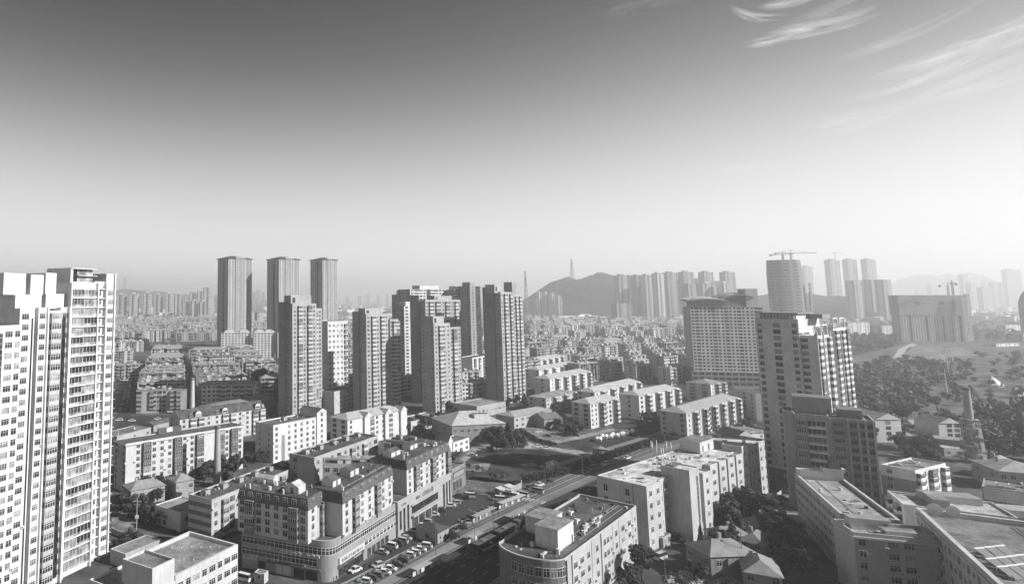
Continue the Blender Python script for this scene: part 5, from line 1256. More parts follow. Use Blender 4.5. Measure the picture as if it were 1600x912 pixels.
for k, (a, c, t, D_) in enumerate(((1245, 1256, 428, 4200), (1257, 1277, 416, 4200), (1297, 1324, 406, 3200), (1325, 1350, 405, 3300), (1354, 1380, 405, 3300), (1332, 1355, 438, 2150), (1359, 1371, 437, 2200), (1378, 1400, 437, 2150))):
    fartower(a, c, t, D_, '%s hazy tower from the left behind the bulging tower and netted block' % side[k], 'w0.34', group='hazy towers left of the netted block', dep=26, crown=0 if k > 4 else 2)
for k, (a, c, t, D_) in enumerate(sorted(((1502, 1516, 429, 4600), (1512, 1527, 443, 4300), (1548, 1574, 441, 4800), (1570, 1620, 421, 4800), (1535, 1548, 440, 5600), (1450, 1470, 444, 5200), (1530, 1560, 449, 3900), (1430, 1445, 452, 5800)))):
    fartower(a, c, t, D_, '%s faint hazy tower from the left above and beyond the netted block' % side[k], 'w0.34', group='faint towers right of the netted block', dep=26)
# low blocks in the haze at the right
for k, (a, c, t, D_, w) in enumerate(((1316, 1366, 503, 1350, 'w0.6'), (1368, 1392, 508, 1300, 'w0.55'), (1300, 1322, 497, 1500, 'w0.5'), (1490, 1506, 508, 1500, 'w0.62'), (1492, 1515, 523, 1250, 'w0.66'), (1560, 1600, 507, 1500, 'w0.62'), (1585, 1640, 520, 1200, 'w0.4'), (1542, 1600, 538, 1080, 'w0.7'))):
    x, y = dirp(a, D_); h = CH+(466-t)/F*D_
    far_slab('low_block', '%s low pale block from the left in the haze beyond the park' % side[k], (x, y), (c-a)/F*D_*.9, 75, 16, max(5, h), max(2, int(max(5, h)/3)), 'ww.ww.ww', '.w', w, cat='building', group='low blocks beyond the park')
# bulging unfinished tower with a crane
x0, y0 = dirp(1227, 1300); t = empty('curved_tower', (x0, y0, 0), rad(-8)); tag(t, 'bulging dark tower with rounded sides and a crane on top', 'tower block')
b = MB(); lv = 50; h = 157; n = 40; G = [mt('g0.12'), mt('w0.22')]
def ring(k):
    z = h*k/lv; u = k/lv; s = 1.0+.04*math.sin(u*3.0)-.10*max(0, u-.82)*3; lean = -3.5*u
    return [((34*s)*math.cos(2*math.pi*i/n)*(abs(math.cos(2*math.pi*i/n))**-.25 if abs(math.cos(2*math.pi*i/n)) > .2 else 1.3)*.92+lean, 17*s*math.sin(2*math.pi*i/n), z-(4*(((2*math.pi*i/n) > 2)*0)) ) for i in range(n)]
prev = ring(0)
for k in range(1, lv+1):
    cur = ring(k)
    for i in range(n):
        j = (i+1) % n; b.face([prev[i], prev[j], cur[j], cur[i]], mt('w0.26') if k % 2 else (G[0] if i % 3 else mt('w0.30')))
    prev = cur
b.face(prev, mt('r0.20')); b.build('wall', t)
b = MB(); 
for i in range(14): b.box(30+.2*i, -16, 8*i, 34+.1*i, -11, 8*i+6.5, mt('w0.50'))
b.build('scaffolding', t)['kind'] = 'stuff'
def crane(label, px, D_, zb, h, jib, az, back=14):
    x, y = dirp(px, D_); t = empty('tower_crane', (x, y, zb), rad(90-az)); tag(t, label, 'crane')
    m = mt('w0.35'); b = MB(); lattice(b, h, 2.4, 2.4, max(4, int(h/4)), m, t=.5); b.build('mast', t)
    b = MB(); b.beam((-back, 0, h), (jib, 0, h+1), 1.5, m); b.beam((0, 0, h), (0, 0, h+7), .9, m); b.beam((0, 0, h+7), (jib*.7, 0, h+1.2), .4, m); b.beam((0, 0, h+7), (-back*.9, 0, h+.6), .4, m); b.box(-back, -1.5, h-3, -back+4, 1.5, h+.8, m); b.build('jib', t)
crane('crane with a long level jib on top of the bulging tower', 1237, 1296, 156, 15, 56, 85, 34)
crane('shorter crane mast beside the bulging tower', 1224, 1310, 156, 13, 20, 100, 24)
crane('crane standing at the right corner of the netted block', 1477, 1215, 0, 104, 8, 60, 44)
crane('second crane behind the netted block', 1484, 1235, 0, 108, 12, 30, 20)
crane('faint crane over the first of the hazy slab towers', 1306, 3250, 276, 34, 50, 80, 16)
crane('faint crane in the haze at the far right', 1533, 4600, 150, 100, 60, 60, 20)
# netted block under construction
x, y = dirp(1398, 1225); B = Bld('construction_block', 'wide unfinished block with netted upper storeys and two square holes', (x, y), (x+103, y-22), 0, 24, 'w0.34', 'r0.3', 'building site', None, True)
W = B.W; G = [mt('g0.03'), mt('g0.03')]; H5 = 86
B.wall.grid((0, 0), (W, 0), 0, 48, 16, 'wwwsww'*4, mt('w0.50'), G, wf=.6); B.wall.prism([(0, .05), (W, .05), (W, 24), (0, 24)], 0, 48, mt('w0.34')); B.wall.prism([(-.8, -.8), (W+.8, -.8), (W+.8, 25), (-.8, 25)], 48.01, H5, mt('w0.34'), mt('r0.3'), True)
B.wall.grid((W+.01, 0), (W+.01, 24), 0, 48, 16, 'wsw', mt('w0.5'), G); B.done()
for u_ in (.23, .6): b = MB(); b.box(W*u_, -.95, H5-18, W*(u_+.09), -.81, H5-11, mt('q0.10')); b.build('net_opening', B.root)
b = MB(); lattice(b, 88, 5, 5, 22, mt('w0.55'), x=W+5, y=3, t=.8); lattice(b, 84, 4, 4, 20, mt('w0.55'), x=W-8, y=-5, t=.7); b.build('hoist', B.root)
# domed tower cut by the right edge
x, y = dirp(1612, 1380); t = empty('domed_tower', (x, y, 0)); tag(t, 'dark dome topped tower cut off by the right edge', 'tower block'); b = MB(); b.cyl(0, 0, 0, 62, 27, 27, 28, mt('w0.20'), cap=False)
for k in range(6): a, c = k/6*1.57, (k+1)/6*1.57; b.cyl(0, 0, 62+42*math.sin(a), 62+42*math.sin(c), 27*math.cos(a), max(.1, 27*math.cos(c)), 28, mt('w0.20'), cap=False)
b.build('wall', t)
def pylon(label, px, D_, zb, h, w=9):
    x, y = dirp(px, D_); t = empty('pylon', (x, y, zb), .3); tag(t, label, 'pylon'); b = MB(); m = mt('w0.30'); lattice(b, h, w, w*.18, 9, m, t=w*.07)
    for k in (.62, .78, .93): b.beam((-w*.9*(1.2-k*.4), 0, h*k), (w*.9*(1.2-k*.4), 0, h*k), w*.07, m)
    b.build('lattice', t)
pylon('tall lattice pylon standing on the hill left of its summit', 893, 2950, 150, 110, 17)
pylon('lattice pylon just above the right shoulder of the fourth tower', 820, 2000, 0, 166, 12)
pylon('faint pylon on the ridge beside the white tower', 196, 5000, 145, 100, 26)
x, y = dirp(869, 2850); t = empty('watch_tower', (x, y, 100)); tag(t, 'small dark post on the left slope of the hill', 'tower'); b = MB(); b.cyl(0, 0, 0, 40, 4, 3, 8, mt('w0.15')); b.box(-5, -5, 40, 5, 5, 48, mt('w0.15')); b.build('shaft', t)

# ---------------------------------------------------------------- trees
CROWNS = {}
def crown_kit(i, far):
    k = (i, far)
    if k in CROWNS: return CROWNS[k]
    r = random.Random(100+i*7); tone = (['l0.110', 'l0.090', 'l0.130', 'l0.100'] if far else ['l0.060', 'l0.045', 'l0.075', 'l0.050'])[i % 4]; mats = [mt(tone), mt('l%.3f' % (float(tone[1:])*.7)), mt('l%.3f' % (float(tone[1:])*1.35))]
    b = MB(); conif = i % 4 == 3
    lobes = []
    if conif: lobes = [(0, 0, .16+.14*j, .34*(1-j/6.5), .11) for j in range(6)]
    else:
        for j in range(9): a = r.uniform(0, 6.28); q = r.uniform(.05, .3); lobes.append((q*math.cos(a), q*math.sin(a), r.uniform(.38, .8), r.uniform(.13, .24), r.uniform(.11, .19)))
        lobes.append((0, 0, .85, .16, .13))
    nq = 14 if far else 120; s0 = .075 if far else .042
    for (cx, cy, cz, rr, rz_) in lobes:
        m = r.choice(mats)
        for _ in range(nq):
            v = Vector((r.gauss(0, 1), r.gauss(0, 1), r.gauss(0, 1))).normalized(); q = r.uniform(.72, 1.06)
            p = Vector((cx+v.x*rr*q, cy+v.y*rr*q, cz+v.z*rz_*q)); s_ = s0*r.uniform(.6, 1.4)
            nn = (v+Vector((r.uniform(-.7, .7), r.uniform(-.7, .7), r.uniform(-.3, .8)))).normalized(); u = nn.orthogonal().normalized(); w = nn.cross(u); a = r.uniform(0, 3); u, w = u*math.cos(a)+w*math.sin(a), w*math.cos(a)-u*math.sin(a)
            b.face([tuple(p+u*s_*20/20), tuple(p+w*s_*.8), tuple(p-u*s_), tuple(p-w*s_*.8)], m)
    for f in range(len(b.v)): pass
    t = MB(); t.cyl(0, 0, 0, .45, .035, .018, 6, mt('w0.10'), cap=False)
    for j in range(4): a = j*1.6+i; t.beam((0, 0, .22+.04*j), (.2*math.cos(a), .2*math.sin(a), .5+.05*j), .016, mt('w0.10'))
    b.v = [(x*10, y*10, z*10) for x, y, z in b.v]; t.v = [(x*10, y*10, z*10) for x, y, z in t.v]
    CROWNS[k] = (b.mesh('crown'), t.mesh('trunk'), b); return CROWNS[k]
#
_vi = MB.vi
def vi_f(s, p):
    k = (round(p[0], 4), round(p[1], 4), round(p[2], 4)); i = s.ix.get(k)
    if i is None: i = len(s.v); s.v.append(k); s.ix[k] = i
    return i
MB.vi = vi_f
TR = random.Random(77)
TREES = []
def tree(x, y, h, label, group, kind=None, far=False, name='tree'):
    TREES.append((x, y, h, label, group, TR.randrange(6) if kind is None else kind, far, name))
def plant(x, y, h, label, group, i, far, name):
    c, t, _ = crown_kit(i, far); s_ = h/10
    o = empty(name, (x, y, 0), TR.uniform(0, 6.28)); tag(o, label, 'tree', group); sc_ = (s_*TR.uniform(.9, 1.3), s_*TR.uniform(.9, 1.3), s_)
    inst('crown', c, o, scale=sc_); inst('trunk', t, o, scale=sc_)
def grove(px_poly, n, h0, h1, label, group, kind=None, far=False, gap=3, block=2, tries=40, name='tree'):
    P = [gp(*p) for p in px_poly]; xs = [p.x for p in P]; ys = [p.y for p in P]; done = []; k = 0
    for _ in range(n*tries):
        if len(done) >= n: break
        x, y = TR.uniform(min(xs), max(xs)), TR.uniform(min(ys), max(ys))
        if not inpoly((x, y), [(p.x, p.y) for p in P]) or blocked(x, y, block): continue
        if any((x-a)**2+(y-b_)**2 < gap*gap for a, b_ in done): continue
        done.append((x, y)); tree(x, y, TR.uniform(h0, h1), label, group, TR.choice(kind) if kind else None, far, name)
    return len(done)
def tp(px, py, h, label, kind=0, group=None): g = gp(px, py); tree(g.x, g.y, h, label, group, kind)
tp(1003, 905, 10, 'broad dark tree at the foot of the round fronted block', 1)
tp(984, 925, 8, 'smaller dark tree cut by the bottom edge under the round fronted block', 0)
for px, py, h, k in ((1128, 800, 9, 1), (1142, 812, 10, 0), (1150, 800, 10, 4), (1163, 795, 9, 1), (1172, 806, 10, 5), (1186, 800, 8, 0), (1136, 826, 9, 1), (1121, 818, 8, 4), (1150, 786, 8, 1), (1200, 808, 8, 0)): tp(px, py, h, 'dark bushy tree crowded behind the garden houses', k, 'trees behind the garden houses')
for px, py, h, k in ((1214, 850, 10, 1), (1224, 862, 11, 1), (1236, 850, 9, 4), (1225, 838, 9, 0), (1246, 872, 8, 1), (1206, 872, 7, 5), (1240, 900, 8, 1), (1258, 905, 8, 4), (1222, 905, 6, 1)): tp(px, py, h, 'dark bushy tree beside the long wing of the L shaped building', k, 'trees beside the long wing')
for px, py, h, k in ((1140, 850, 10, 3), (1147, 868, 10, 3), (1138, 880, 9, 1), (1150, 888, 8, 3), (1133, 868, 8, 1), (1060, 850, 4, 1), (1072, 858, 4, 0), (1085, 905, 5, 1), (1100, 912, 5, 1)): tp(px, py, h, 'dark garden tree around the large hipped house', k, 'garden trees around the hipped house')
for px, py, h, k in ((772, 690, 9, 1), (783, 693, 10, 3), (795, 690, 11, 3), (808, 694, 9, 3), (760, 694, 8, 1), (788, 706, 7, 1), (776, 703, 6, 0), (818, 696, 6, 3), (800, 700, 8, 3), (768, 698, 7, 1)): tp(px, py, h, 'dark conifer or bush clumped in front of the club house', k, 'dark trees in front of the club house')
for px, py, h, k in ((318, 760, 9, 1), (328, 750, 9, 1), (352, 762, 8, 1), (348, 742, 9, 0), (364, 746, 8, 1), (312, 745, 7, 4), (372, 735, 8, 0), (384, 728, 7, 1), (396, 730, 7, 1), (408, 722, 7, 4)): tp(px, py, h, 'dark tree at the foot of the long white slab near the slim brick chimney', k, 'trees at the foot of the long slab')
g = gp(411, 620); tree(g.x, g.y, 24, 'very large dark round crowned tree left of the first tower', None, 1); g = gp(404, 622); tree(g.x, g.y, 18, 'dark tree hugging the left side of the very large round tree', None, 0)
for px, py, h, k in ((642, 672, 8, 1), (652, 668, 9, 0), (664, 672, 9, 1), (676, 668, 9, 4), (688, 664, 9, 1), (698, 662, 8, 0), (636, 678, 7, 1), (658, 680, 7, 5), (706, 657, 8, 1), (715, 652, 7, 0)): tp(px, py, h, 'leafy tree in the row between the hipped club house and the white blocks', k, 'trees left of the club house')
for px, py in ((715, 640), (730, 636), (742, 634), (752, 634), (700, 645), (782, 640), (795, 637), (808, 634), (820, 632), (832, 628), (845, 628)): tp(px, py, TR.uniform(6, 9), 'tree at the foot of the third and fourth towers', None, 'trees at the feet of the middle towers')
grove([(838, 662), (846, 656), (908, 676), (900, 684)], 12, 4, 7, 'tree along the wall of the walled car park', 'trees along the car park wall', (0, 1, 5), gap=3)
grove([(1000, 664), (1072, 672), (1068, 650), (1030, 648)], 16, 5, 8, 'bushy tree at the far end of the vacant lot', 'trees at the far end of the vacant lot', (0, 1, 4))
grove([(760, 752), (700, 736), (704, 728), (770, 742), (806, 752)], 12, 2, 3.5, 'low bush along the near edge of the vacant lot', 'bushes along the near edge of the vacant lot', (1, 0), gap=1.5, name='bush')
grove([(690, 728), (712, 706), (722, 712), (706, 732)], 7, 3, 5, 'bush behind the shop at the end of the furniture hall', 'bushes behind the end shop', (1, 0), gap=2, name='bush')
grove([(174, 860), (215, 905), (260, 880), (200, 838)], 14, 2.5, 5, 'dark bush in the yard between the left tower and the small office', 'bushes beside the left tower', (1, 0, 4), gap=2.2, name='bush')
grove([(182, 800), (240, 828), (262, 822), (205, 780)], 12, 4, 7, 'scruffy tree along the street right of the left tower', 'trees along the street by the left tower', (0, 1, 5), gap=3)
grove([(205, 760), (200, 800), (290, 790), (290, 758)], 9, 4, 7, 'tree around the two old houses below the long slab', 'trees around the old houses', (0, 1))
grove([(182, 640), (430, 652), (640, 650), (640, 500), (182, 520)], 110, 6, 10, 'tree squeezed between the walk-ups left of the middle towers', 'trees among the left walk-ups', None, True, gap=9, block=1)
grove([(205, 532), (330, 530), (330, 505), (205, 505)], 60, 10, 16, 'dark tree in the wooded strip beyond the left walk-ups', 'wooded strip beyond the left walk-ups', (0, 1), True, gap=9, block=1)
grove([(826, 610), (1080, 660), (1180, 640), (1180, 520), (826, 520)], 110, 6, 9, 'tree squeezed between the slabs left of the curved roof tower', 'trees among the slabs left of the curved roof tower', None, True, gap=9, block=1)
grove([(1185, 700), (1185, 665), (1080, 650), (1080, 668)], 12, 4, 7, 'tree behind the far end of the pale complex', 'trees behind the pale complex', None)
grove([(1375, 700), (1462, 690), (1470, 772), (1400, 700)], 26, 6, 9, 'dark tree between the white topped block and the old chimney', 'trees around the white topped block', (0, 1, 4))
grove([(1418, 700), (1350, 690), (1345, 640), (1500, 650), (1540, 700)], 40, 6, 10, 'tree in the belt in front of the two pitched roof houses', 'trees around the pitched roof houses', (0, 1, 4))
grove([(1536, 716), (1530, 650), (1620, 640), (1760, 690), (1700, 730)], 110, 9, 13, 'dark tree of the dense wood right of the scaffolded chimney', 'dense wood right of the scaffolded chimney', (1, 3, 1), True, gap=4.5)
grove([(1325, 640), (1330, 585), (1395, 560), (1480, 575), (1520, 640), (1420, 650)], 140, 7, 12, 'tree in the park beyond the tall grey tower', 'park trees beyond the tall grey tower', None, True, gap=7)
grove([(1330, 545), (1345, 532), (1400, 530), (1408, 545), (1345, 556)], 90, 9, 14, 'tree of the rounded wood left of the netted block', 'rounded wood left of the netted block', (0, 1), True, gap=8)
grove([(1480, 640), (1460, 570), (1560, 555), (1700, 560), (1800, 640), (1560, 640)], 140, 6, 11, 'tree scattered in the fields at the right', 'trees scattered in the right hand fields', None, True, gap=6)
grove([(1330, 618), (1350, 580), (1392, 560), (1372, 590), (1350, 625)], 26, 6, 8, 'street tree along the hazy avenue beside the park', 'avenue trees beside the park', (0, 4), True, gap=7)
# the 290 trees that show largest stand one by one; the rest are one planting
TREES.sort(key=lambda t: -t[2]/math.hypot(t[0], t[1]))
for t in TREES[:290]: plant(*t)
import numpy as np
def merge_stuff(name, specs, label, cat):
    """specs: (mesh builder, matrix); one object, mesh data stacked"""
    V, Fs, MI, ms, off = [], [], [], [], 0
    for (b_, M_) in specs:
        v = np.array(b_.v); m_ = np.array(M_); V.append(v @ m_[:3, :3].T+m_[:3, 3])
        ids = []
        for m in b_.ms:
            if m not in ms: ms.append(m)
            ids.append(ms.index(m))
        Fs += [[i+off for i in f] for f in b_.f]; MI += [ids[i] for i in b_.m]; off += len(v)
    me = bpy.data.meshes.new(name); me.from_pydata(np.concatenate(V).tolist(), [], Fs)
    for m in ms: me.materials.append(m)
    me.polygons.foreach_set('material_index', MI); me.update(); o = bpy.data.objects.new(name, me); COL.objects.link(o); tag(o, label, cat, kind='stuff')
sp = []
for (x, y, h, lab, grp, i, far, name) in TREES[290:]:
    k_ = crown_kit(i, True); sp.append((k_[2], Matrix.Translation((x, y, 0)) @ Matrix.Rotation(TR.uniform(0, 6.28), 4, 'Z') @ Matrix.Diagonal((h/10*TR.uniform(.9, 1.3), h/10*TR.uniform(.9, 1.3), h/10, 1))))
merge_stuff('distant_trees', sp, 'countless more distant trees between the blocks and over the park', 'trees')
sp = []
for (k_, M_) in SPARE_SLABS: sp += [(SLABMB[k_][0], M_), (SLABMB[k_][1], M_)]
merge_stuff('distant_blocks', sp, 'mass of further distant walk-up blocks beyond the nearer ones', 'buildings')
# far woods: one mass
b = MB(); r = random.Random(31)
def puff(x, y, h):
    for _ in range(16):
        v = Vector((r.gauss(0, 1), r.gauss(0, 1), r.gauss(0, 1))).normalized(); s_ = h*r.uniform(.18, .34); p = Vector((x+v.x*h*.5, y+v.y*h*.5, max(.6, h*.55+v.z*h*.4)))
        u = (v+Vector((r.uniform(-.5, .5), r.uniform(-.5, .5), r.uniform(0, .6)))).normalized().orthogonal().normalized(); w = v.cross(u).normalized() if v.cross(u).length > .01 else Vector((0, 0, 1))
        b.face([tuple(p+u*s_), tuple(p+w*s_), tuple(p-u*s_), tuple(p-w*s_)], mt('l0.060'))
for i in range(1500):
    if i < 620:
        px, py = r.uniform(1310, 1700), 466+r.uniform(22, 66)
        if 1405 < px < 1530 and py > 535: continue
    else: px, py = r.uniform(170, 1330), 466+r.uniform(22, 60)
    g = gp(px, py)
    if not blocked(g.x, g.y, 2): puff(g.x, g.y, r.uniform(7, 13))
tag(b.build('far_woods'), 'far off dark tree masses among the houses and fields', 'woods', kind='stuff')
# hedge along the boulevard
def hedge(label, pts, w, h, group=None):
    b = MB(); r = random.Random(len(pts)); 
    for i in range(len(pts)-1):
        a, c = Vector(pts[i]), Vector(pts[i+1]); L = (c-a).length; d = (c-a).normalized(); n = Vector((d.y, -d.x))
        for _ in range(int(L*26)):
            p = a+d*r.uniform(0, L)+n*r.uniform(-w/2, w/2); z = h*(r.random()**.45)*r.uniform(.8, 1.15); s_ = r.uniform(.25, .55); v = Vector((r.gauss(0, 1), r.gauss(0, 1), r.gauss(0, 1)+.6)).normalized(); u = v.orthogonal().normalized(); q = v.cross(u); P = Vector((p.x, p.y, z))
            b.face([tuple(P+u*s_), tuple(P+q*s_), tuple(P-u*s_), tuple(P-q*s_)], mt(r.choice(('l0.045', 'l0.030', 'l0.060'))))
    o = b.build('hedge'); tag(o, label, 'hedge'); o['kind'] = 'thing'
hedge('tall dark hedge along the boulevard side of the vacant lots', [gp(816, 755), gp(880, 742), gp(948, 718), gp(1072, 680)], 3.6, 3.4)
hedge('low hedge strip dividing the pale path from the walled car park', [gp(812, 672), gp(838, 688), gp(868, 696)], 2.5, 1.4)
def wall_line(label, pts, h, m='w0.35', t=.3, name='garden_wall'):
    b = MB()
    for i in range(len(pts)-1):
        a, c = Vector(pts[i]), Vector(pts[i+1]); d = (c-a).normalized(); n = Vector((d.y, -d.x))*t/2
        b.prism([tuple(a-n), tuple(a+n), tuple(c+n), tuple(c-n)][::-1], 0, h, mt(m), mt('w0.50'))
    o = b.build(name); tag(o, label, 'wall', kind='thing')
wall_line('low pale wall round the walled car park', [gp(841, 662), gp(866, 668), gp(906, 682)], 1.6, 'w0.5')
wall_line('pale wall at the near corner of the vacant lot beside the bus shelter', [gp(773, 770), gp(790, 772), gp(815, 762), gp(815, 757)], 2.2, 'w0.34')
wall_line('long low wall curving from the left tower to the small office yard', [gp(174, 832), gp(205, 846), gp(228, 853)], 1.8, 'w0.4')
wall_line('yard wall between the hospital end and the tall grey tower', [gp(1190, 795), gp(1232, 762)], 1.4, 'w0.42')

# ---------------------------------------------------------------- vehicles
CARK = {}
def car_kit(kind, tone):
    k = (kind, tone)
    if k in CARK: return CARK[k]
    L, W_, H_ = {'saloon': (4.6, 1.8, 1.45), 'hatchback': (4.0, 1.7, 1.5), 'suv': (4.7, 1.9, 1.75), 'van': (4.9, 1.85, 2.05)}[kind]
    m = mt(tone); b = MB(); x0 = -L/2; g = .22; belt = H_*.60
    prof = {'saloon': [(0, .38), (.03, .62), (.22, .70), (.30, .72), (.80, .74), (.97, .72), (1, .45)], 'hatchback': [(0, .4), (.03, .62), (.22, .74), (.3, .76), (.9, .78), (.99, .74), (1, .45)],
            'suv': [(0, .45), (.03, .78), (.22, .86), (.3, .88), (.9, .9), (.99, .86), (1, .5)], 'van': [(0, .45), (.02, .8), (.1, .95), (.18, 1.0), (.9, 1.02), (.99, 1.0), (1, .5)]}[kind]
    side = [(x0+u*L, z*1.12) for u, z in prof]; lo = [(x0+L*.99, g), (x0+L*.01, g)]
    P = side+lo; hw = W_/2
    def inset(z): return hw*(1 if z < .75 else .97)
    for i in range(len(P)):
        j = (i+1) % len(P); a, c = P[i], P[j]
        b.face([(a[0], -inset(a[1]), a[1]), (a[0], inset(a[1]), a[1]), (c[0], inset(c[1]), c[1]), (c[0], -inset(c[1]), c[1])], m)
    b.face([(x, -inset(z), z) for x, z in P][::-1], m); b.face([(x, inset(z), z) for x, z in P], m)
    cab = {'saloon': (.24, .36, .68, .86), 'hatchback': (.22, .36, .84, .97), 'suv': (.22, .35, .88, .98), 'van': (.08, .2, .95, .99)}[kind]; zb = side[3][1]; c = MB()
    B0 = [(x0+cab[0]*L, -hw*.93), (x0+cab[3]*L, -hw*.93), (x0+cab[3]*L, hw*.93), (x0+cab[0]*L, hw*.93)]; T_ = [(x0+cab[1]*L, -hw*.74), (x0+cab[2]*L, -hw*.74), (x0+cab[2]*L, hw*.74), (x0+cab[1]*L, hw*.74)]
    for i in range(4):
        j = (i+1) % 4; c.face([(*B0[i], zb-.02), (*B0[j], zb-.02), (*T_[j], H_-.03), (*T_[i], H_-.03)], mt('g0.03'))
    rf = MB(); rf.face([(*p, H_) for p in T_], m)
    for i in range(4):
        j = (i+1) % 4; rf.face([(*T_[i], H_-.031), (*T_[j], H_-.031), (*T_[j], H_), (*T_[i], H_)], m)
        if kind != 'van': rf.beam((*B0[i], zb-.02), (*T_[i], H_-.03), .09, m)
    wh = MB(); wh.cyl(0, 0, -.11, .11, .33, .33, 12, mt('w0.03'), ax='y'); wh.cyl(0, 0, -.125, .125, .19, .19, 8, mt('m0.45'), ax='y')
    hl = MB(); hl.box(-.04, -.18, -.07, .04, .18, .07, mt('q0.75'))
    tl = MB(); tl.box(-.04, -.16, -.07, .04, .16, .07, mt('q0.10'))
    CARK[k] = (b.mesh('body'), c.mesh('windows'), rf.mesh('roof'), wh.mesh('wheel'), hl.mesh('headlight'), tl.mesh('taillight'), L, W_); return CARK[k]
def car(x, y, az, kind, tone, label, group=None, parts=True):
    K = car_kit(kind, tone); t = empty('parked_car' if group else 'car', (x, y, .035), rad(90-az)); tag(t, label, 'car', group)
    inst('body', K[0], t); inst('windows', K[1], t); inst('roof', K[2], t)
    if parts:
        L, W_ = K[6], K[7]
        for sx in (-L*.31, L*.31):
            for sy in (-1, 1): inst('wheel', K[3], t, (sx, sy*(W_/2-.1), .33-.035))
        for sy in (-1, 1): inst('headlight', K[4], t, (-L/2-.0, sy*W_*.34, .66)); inst('taillight', K[5], t, (L/2-.01, sy*W_*.34, .72))
    return t
WH, SV, DK, GY = 'q0.75', 'q0.45', 'q0.04', 'q0.18'; NM = {WH: 'white', SV: 'silver', DK: 'black', GY: 'grey'}
def carpx(px, py, az, kind, tone, label, group=None): g = gp(px, py); return car(g.x, g.y, az, kind, tone, label, group)
carpx(555, 892, 46, 'saloon', WH, 'white saloon driving alone beside the white shop sign of the podium')
rowA = [(596, 864, SV), (603, 860, DK), (610, 855, WH), (619, 851, DK), (627, 847, SV), (633, 842, SV), (642, 836, GY), (649, 831, GY), (659, 823, WH), (667, 818, SV)]
for i, (px, py, t_) in enumerate(rowA): carpx(px, py, 118, R.choice(('saloon', 'suv', 'saloon')), t_, '%s %s car from the near end of the kerb row along the podium' % (ORD[i], NM[t_]), 'cars nose-in along the podium')
rowB = [(570, 910, WH), (579, 905, DK), (588, 900, GY), (599, 896, WH), (608, 890, WH), (619, 883, DK), (628, 877, DK), (639, 869, WH), (647, 865, WH), (655, 860, WH), (664, 855, WH), (671, 850, DK), (679, 845, SV)]
for i, (px, py, t_) in enumerate(rowB): carpx(px, py, 112, R.choice(('saloon', 'hatchback', 'suv')), t_, '%s %s car from the near end of the row beside the tram track' % (ORD[i], NM[t_]), 'cars parked beside the tram track')
carpx(591, 885, 60, 'hatchback', SV, 'silver car crossing behind the row beside the tram track')
for lab, px, py, az_, kd, t_ in (('white saloon beside a black car in the middle of the car park', 677, 805, 100, 'saloon', WH), ('black car tucked behind the white saloon in mid car park', 685, 799, 100, 'suv', DK), ('white saloon by the columns of the furniture hall', 703, 791, 100, 'saloon', WH), ('silver hatchback next to the white saloon by the hall columns', 712, 787, 100, 'hatchback', SV),
    ('white saloon beside the dark roofed kiosk', 731, 817, 100, 'saloon', WH), ('black hatchback squeezed behind the dark roofed kiosk', 721, 826, 100, 'hatchback', DK), ('white people carrier by the end shop of the hall', 733, 777, 105, 'van', WH), ('black car left of the white people carrier by the end shop', 724, 779, 105, 'suv', DK), ('second black car left of the people carrier by the end shop', 717, 776, 105, 'saloon', DK), ('black car behind the people carrier by the end shop', 736, 771, 105, 'saloon', DK),
    ('white van at the bus shelter by the vacant lot', 780, 782, 110, 'van', WH), ('black car parked under the slanting bus shelter', 778, 792, 80, 'suv', DK), ('silver van right of the white minibus', 816, 775, 130, 'van', SV), ('white van waiting near the tram crossing', 840, 769, 130, 'van', SV),
    ('white saloon driving by the near hedge corner', 843, 758, 55, 'saloon', WH), ('black saloon driving behind the white one at the hedge corner', 827, 763, 55, 'saloon', DK), ('black saloon ahead of the white one at the hedge corner', 858, 754, 55, 'saloon', DK), ('grey van on the service road right of the hedge corner', 926, 733, 55, 'van', GY), ('white suv on the service road beyond the gatehouse', 946, 726, 55, 'suv', WH), ('white saloon on the service road furthest along the hedge', 980, 716, 55, 'saloon', WH),
    ('white saloon at the left corner of the vacant lot', 738, 712, 120, 'saloon', WH), ('first black car by the club house approach', 749, 708, 80, 'saloon', DK), ('second black car by the club house approach', 757, 705, 80, 'saloon', DK), ('third black car by the club house approach', 764, 703, 80, 'suv', DK), ('white car alone in the walled car park', 840, 675, 80, 'saloon', WH), ('black and silver car lower in the walled car park', 855, 682, 100, 'saloon', DK),
    ('white car on the pale path right of the dark trees', 840, 698, 90, 'saloon', WH), ('second white car on the pale path right of the dark trees', 853, 701, 90, 'saloon', WH), ('dark car under the conifers by the pale path', 812, 699, 90, 'saloon', DK), ('white car on the boulevard cut by the bottom edge', 798, 910, 46, 'saloon', WH),
    ('silver car in the yard below the tall grey tower', 1232, 769, 150, 'saloon', SV), ('first dark car from the tower in the yard row', 1220, 779, 150, 'saloon', DK), ('second dark car from the tower in the yard row', 1214, 785, 150, 'saloon', DK), ('third dark car from the tower in the yard row', 1209, 793, 150, 'saloon', DK), ('silver car by the corner of the pale garage roof', 1209, 818, 90, 'saloon', SV), ('silver van parked in the lane beneath the pale complex', 1032, 873, 60, 'van', SV), ('white car under the dark tree by the lane', 1012, 868, 140, 'saloon', WH),
    ('white van beside the small office in the bottom left', 380, 906, 120, 'van', WH), ('grey car outside the white shop with lettering', 305, 834, 110, 'suv', SV), ('dark car parked on the street by the lone pole', 228, 813, 110, 'saloon', DK), ('dark car in the yard at the top of the left street', 178, 797, 110, 'saloon', DK),
    ('long white car in the upper left yard', 246, 655, 90, 'saloon', WH), ('white car left of the long white car in the upper left yard', 206, 658, 90, 'saloon', WH), ('white car at the left tower in the upper left yard', 186, 657, 90, 'suv', WH), ('white car beside the left end of the long slab', 184, 716, 0, 'saloon', WH)):
    carpx(px, py, az_, kd, t_, lab)
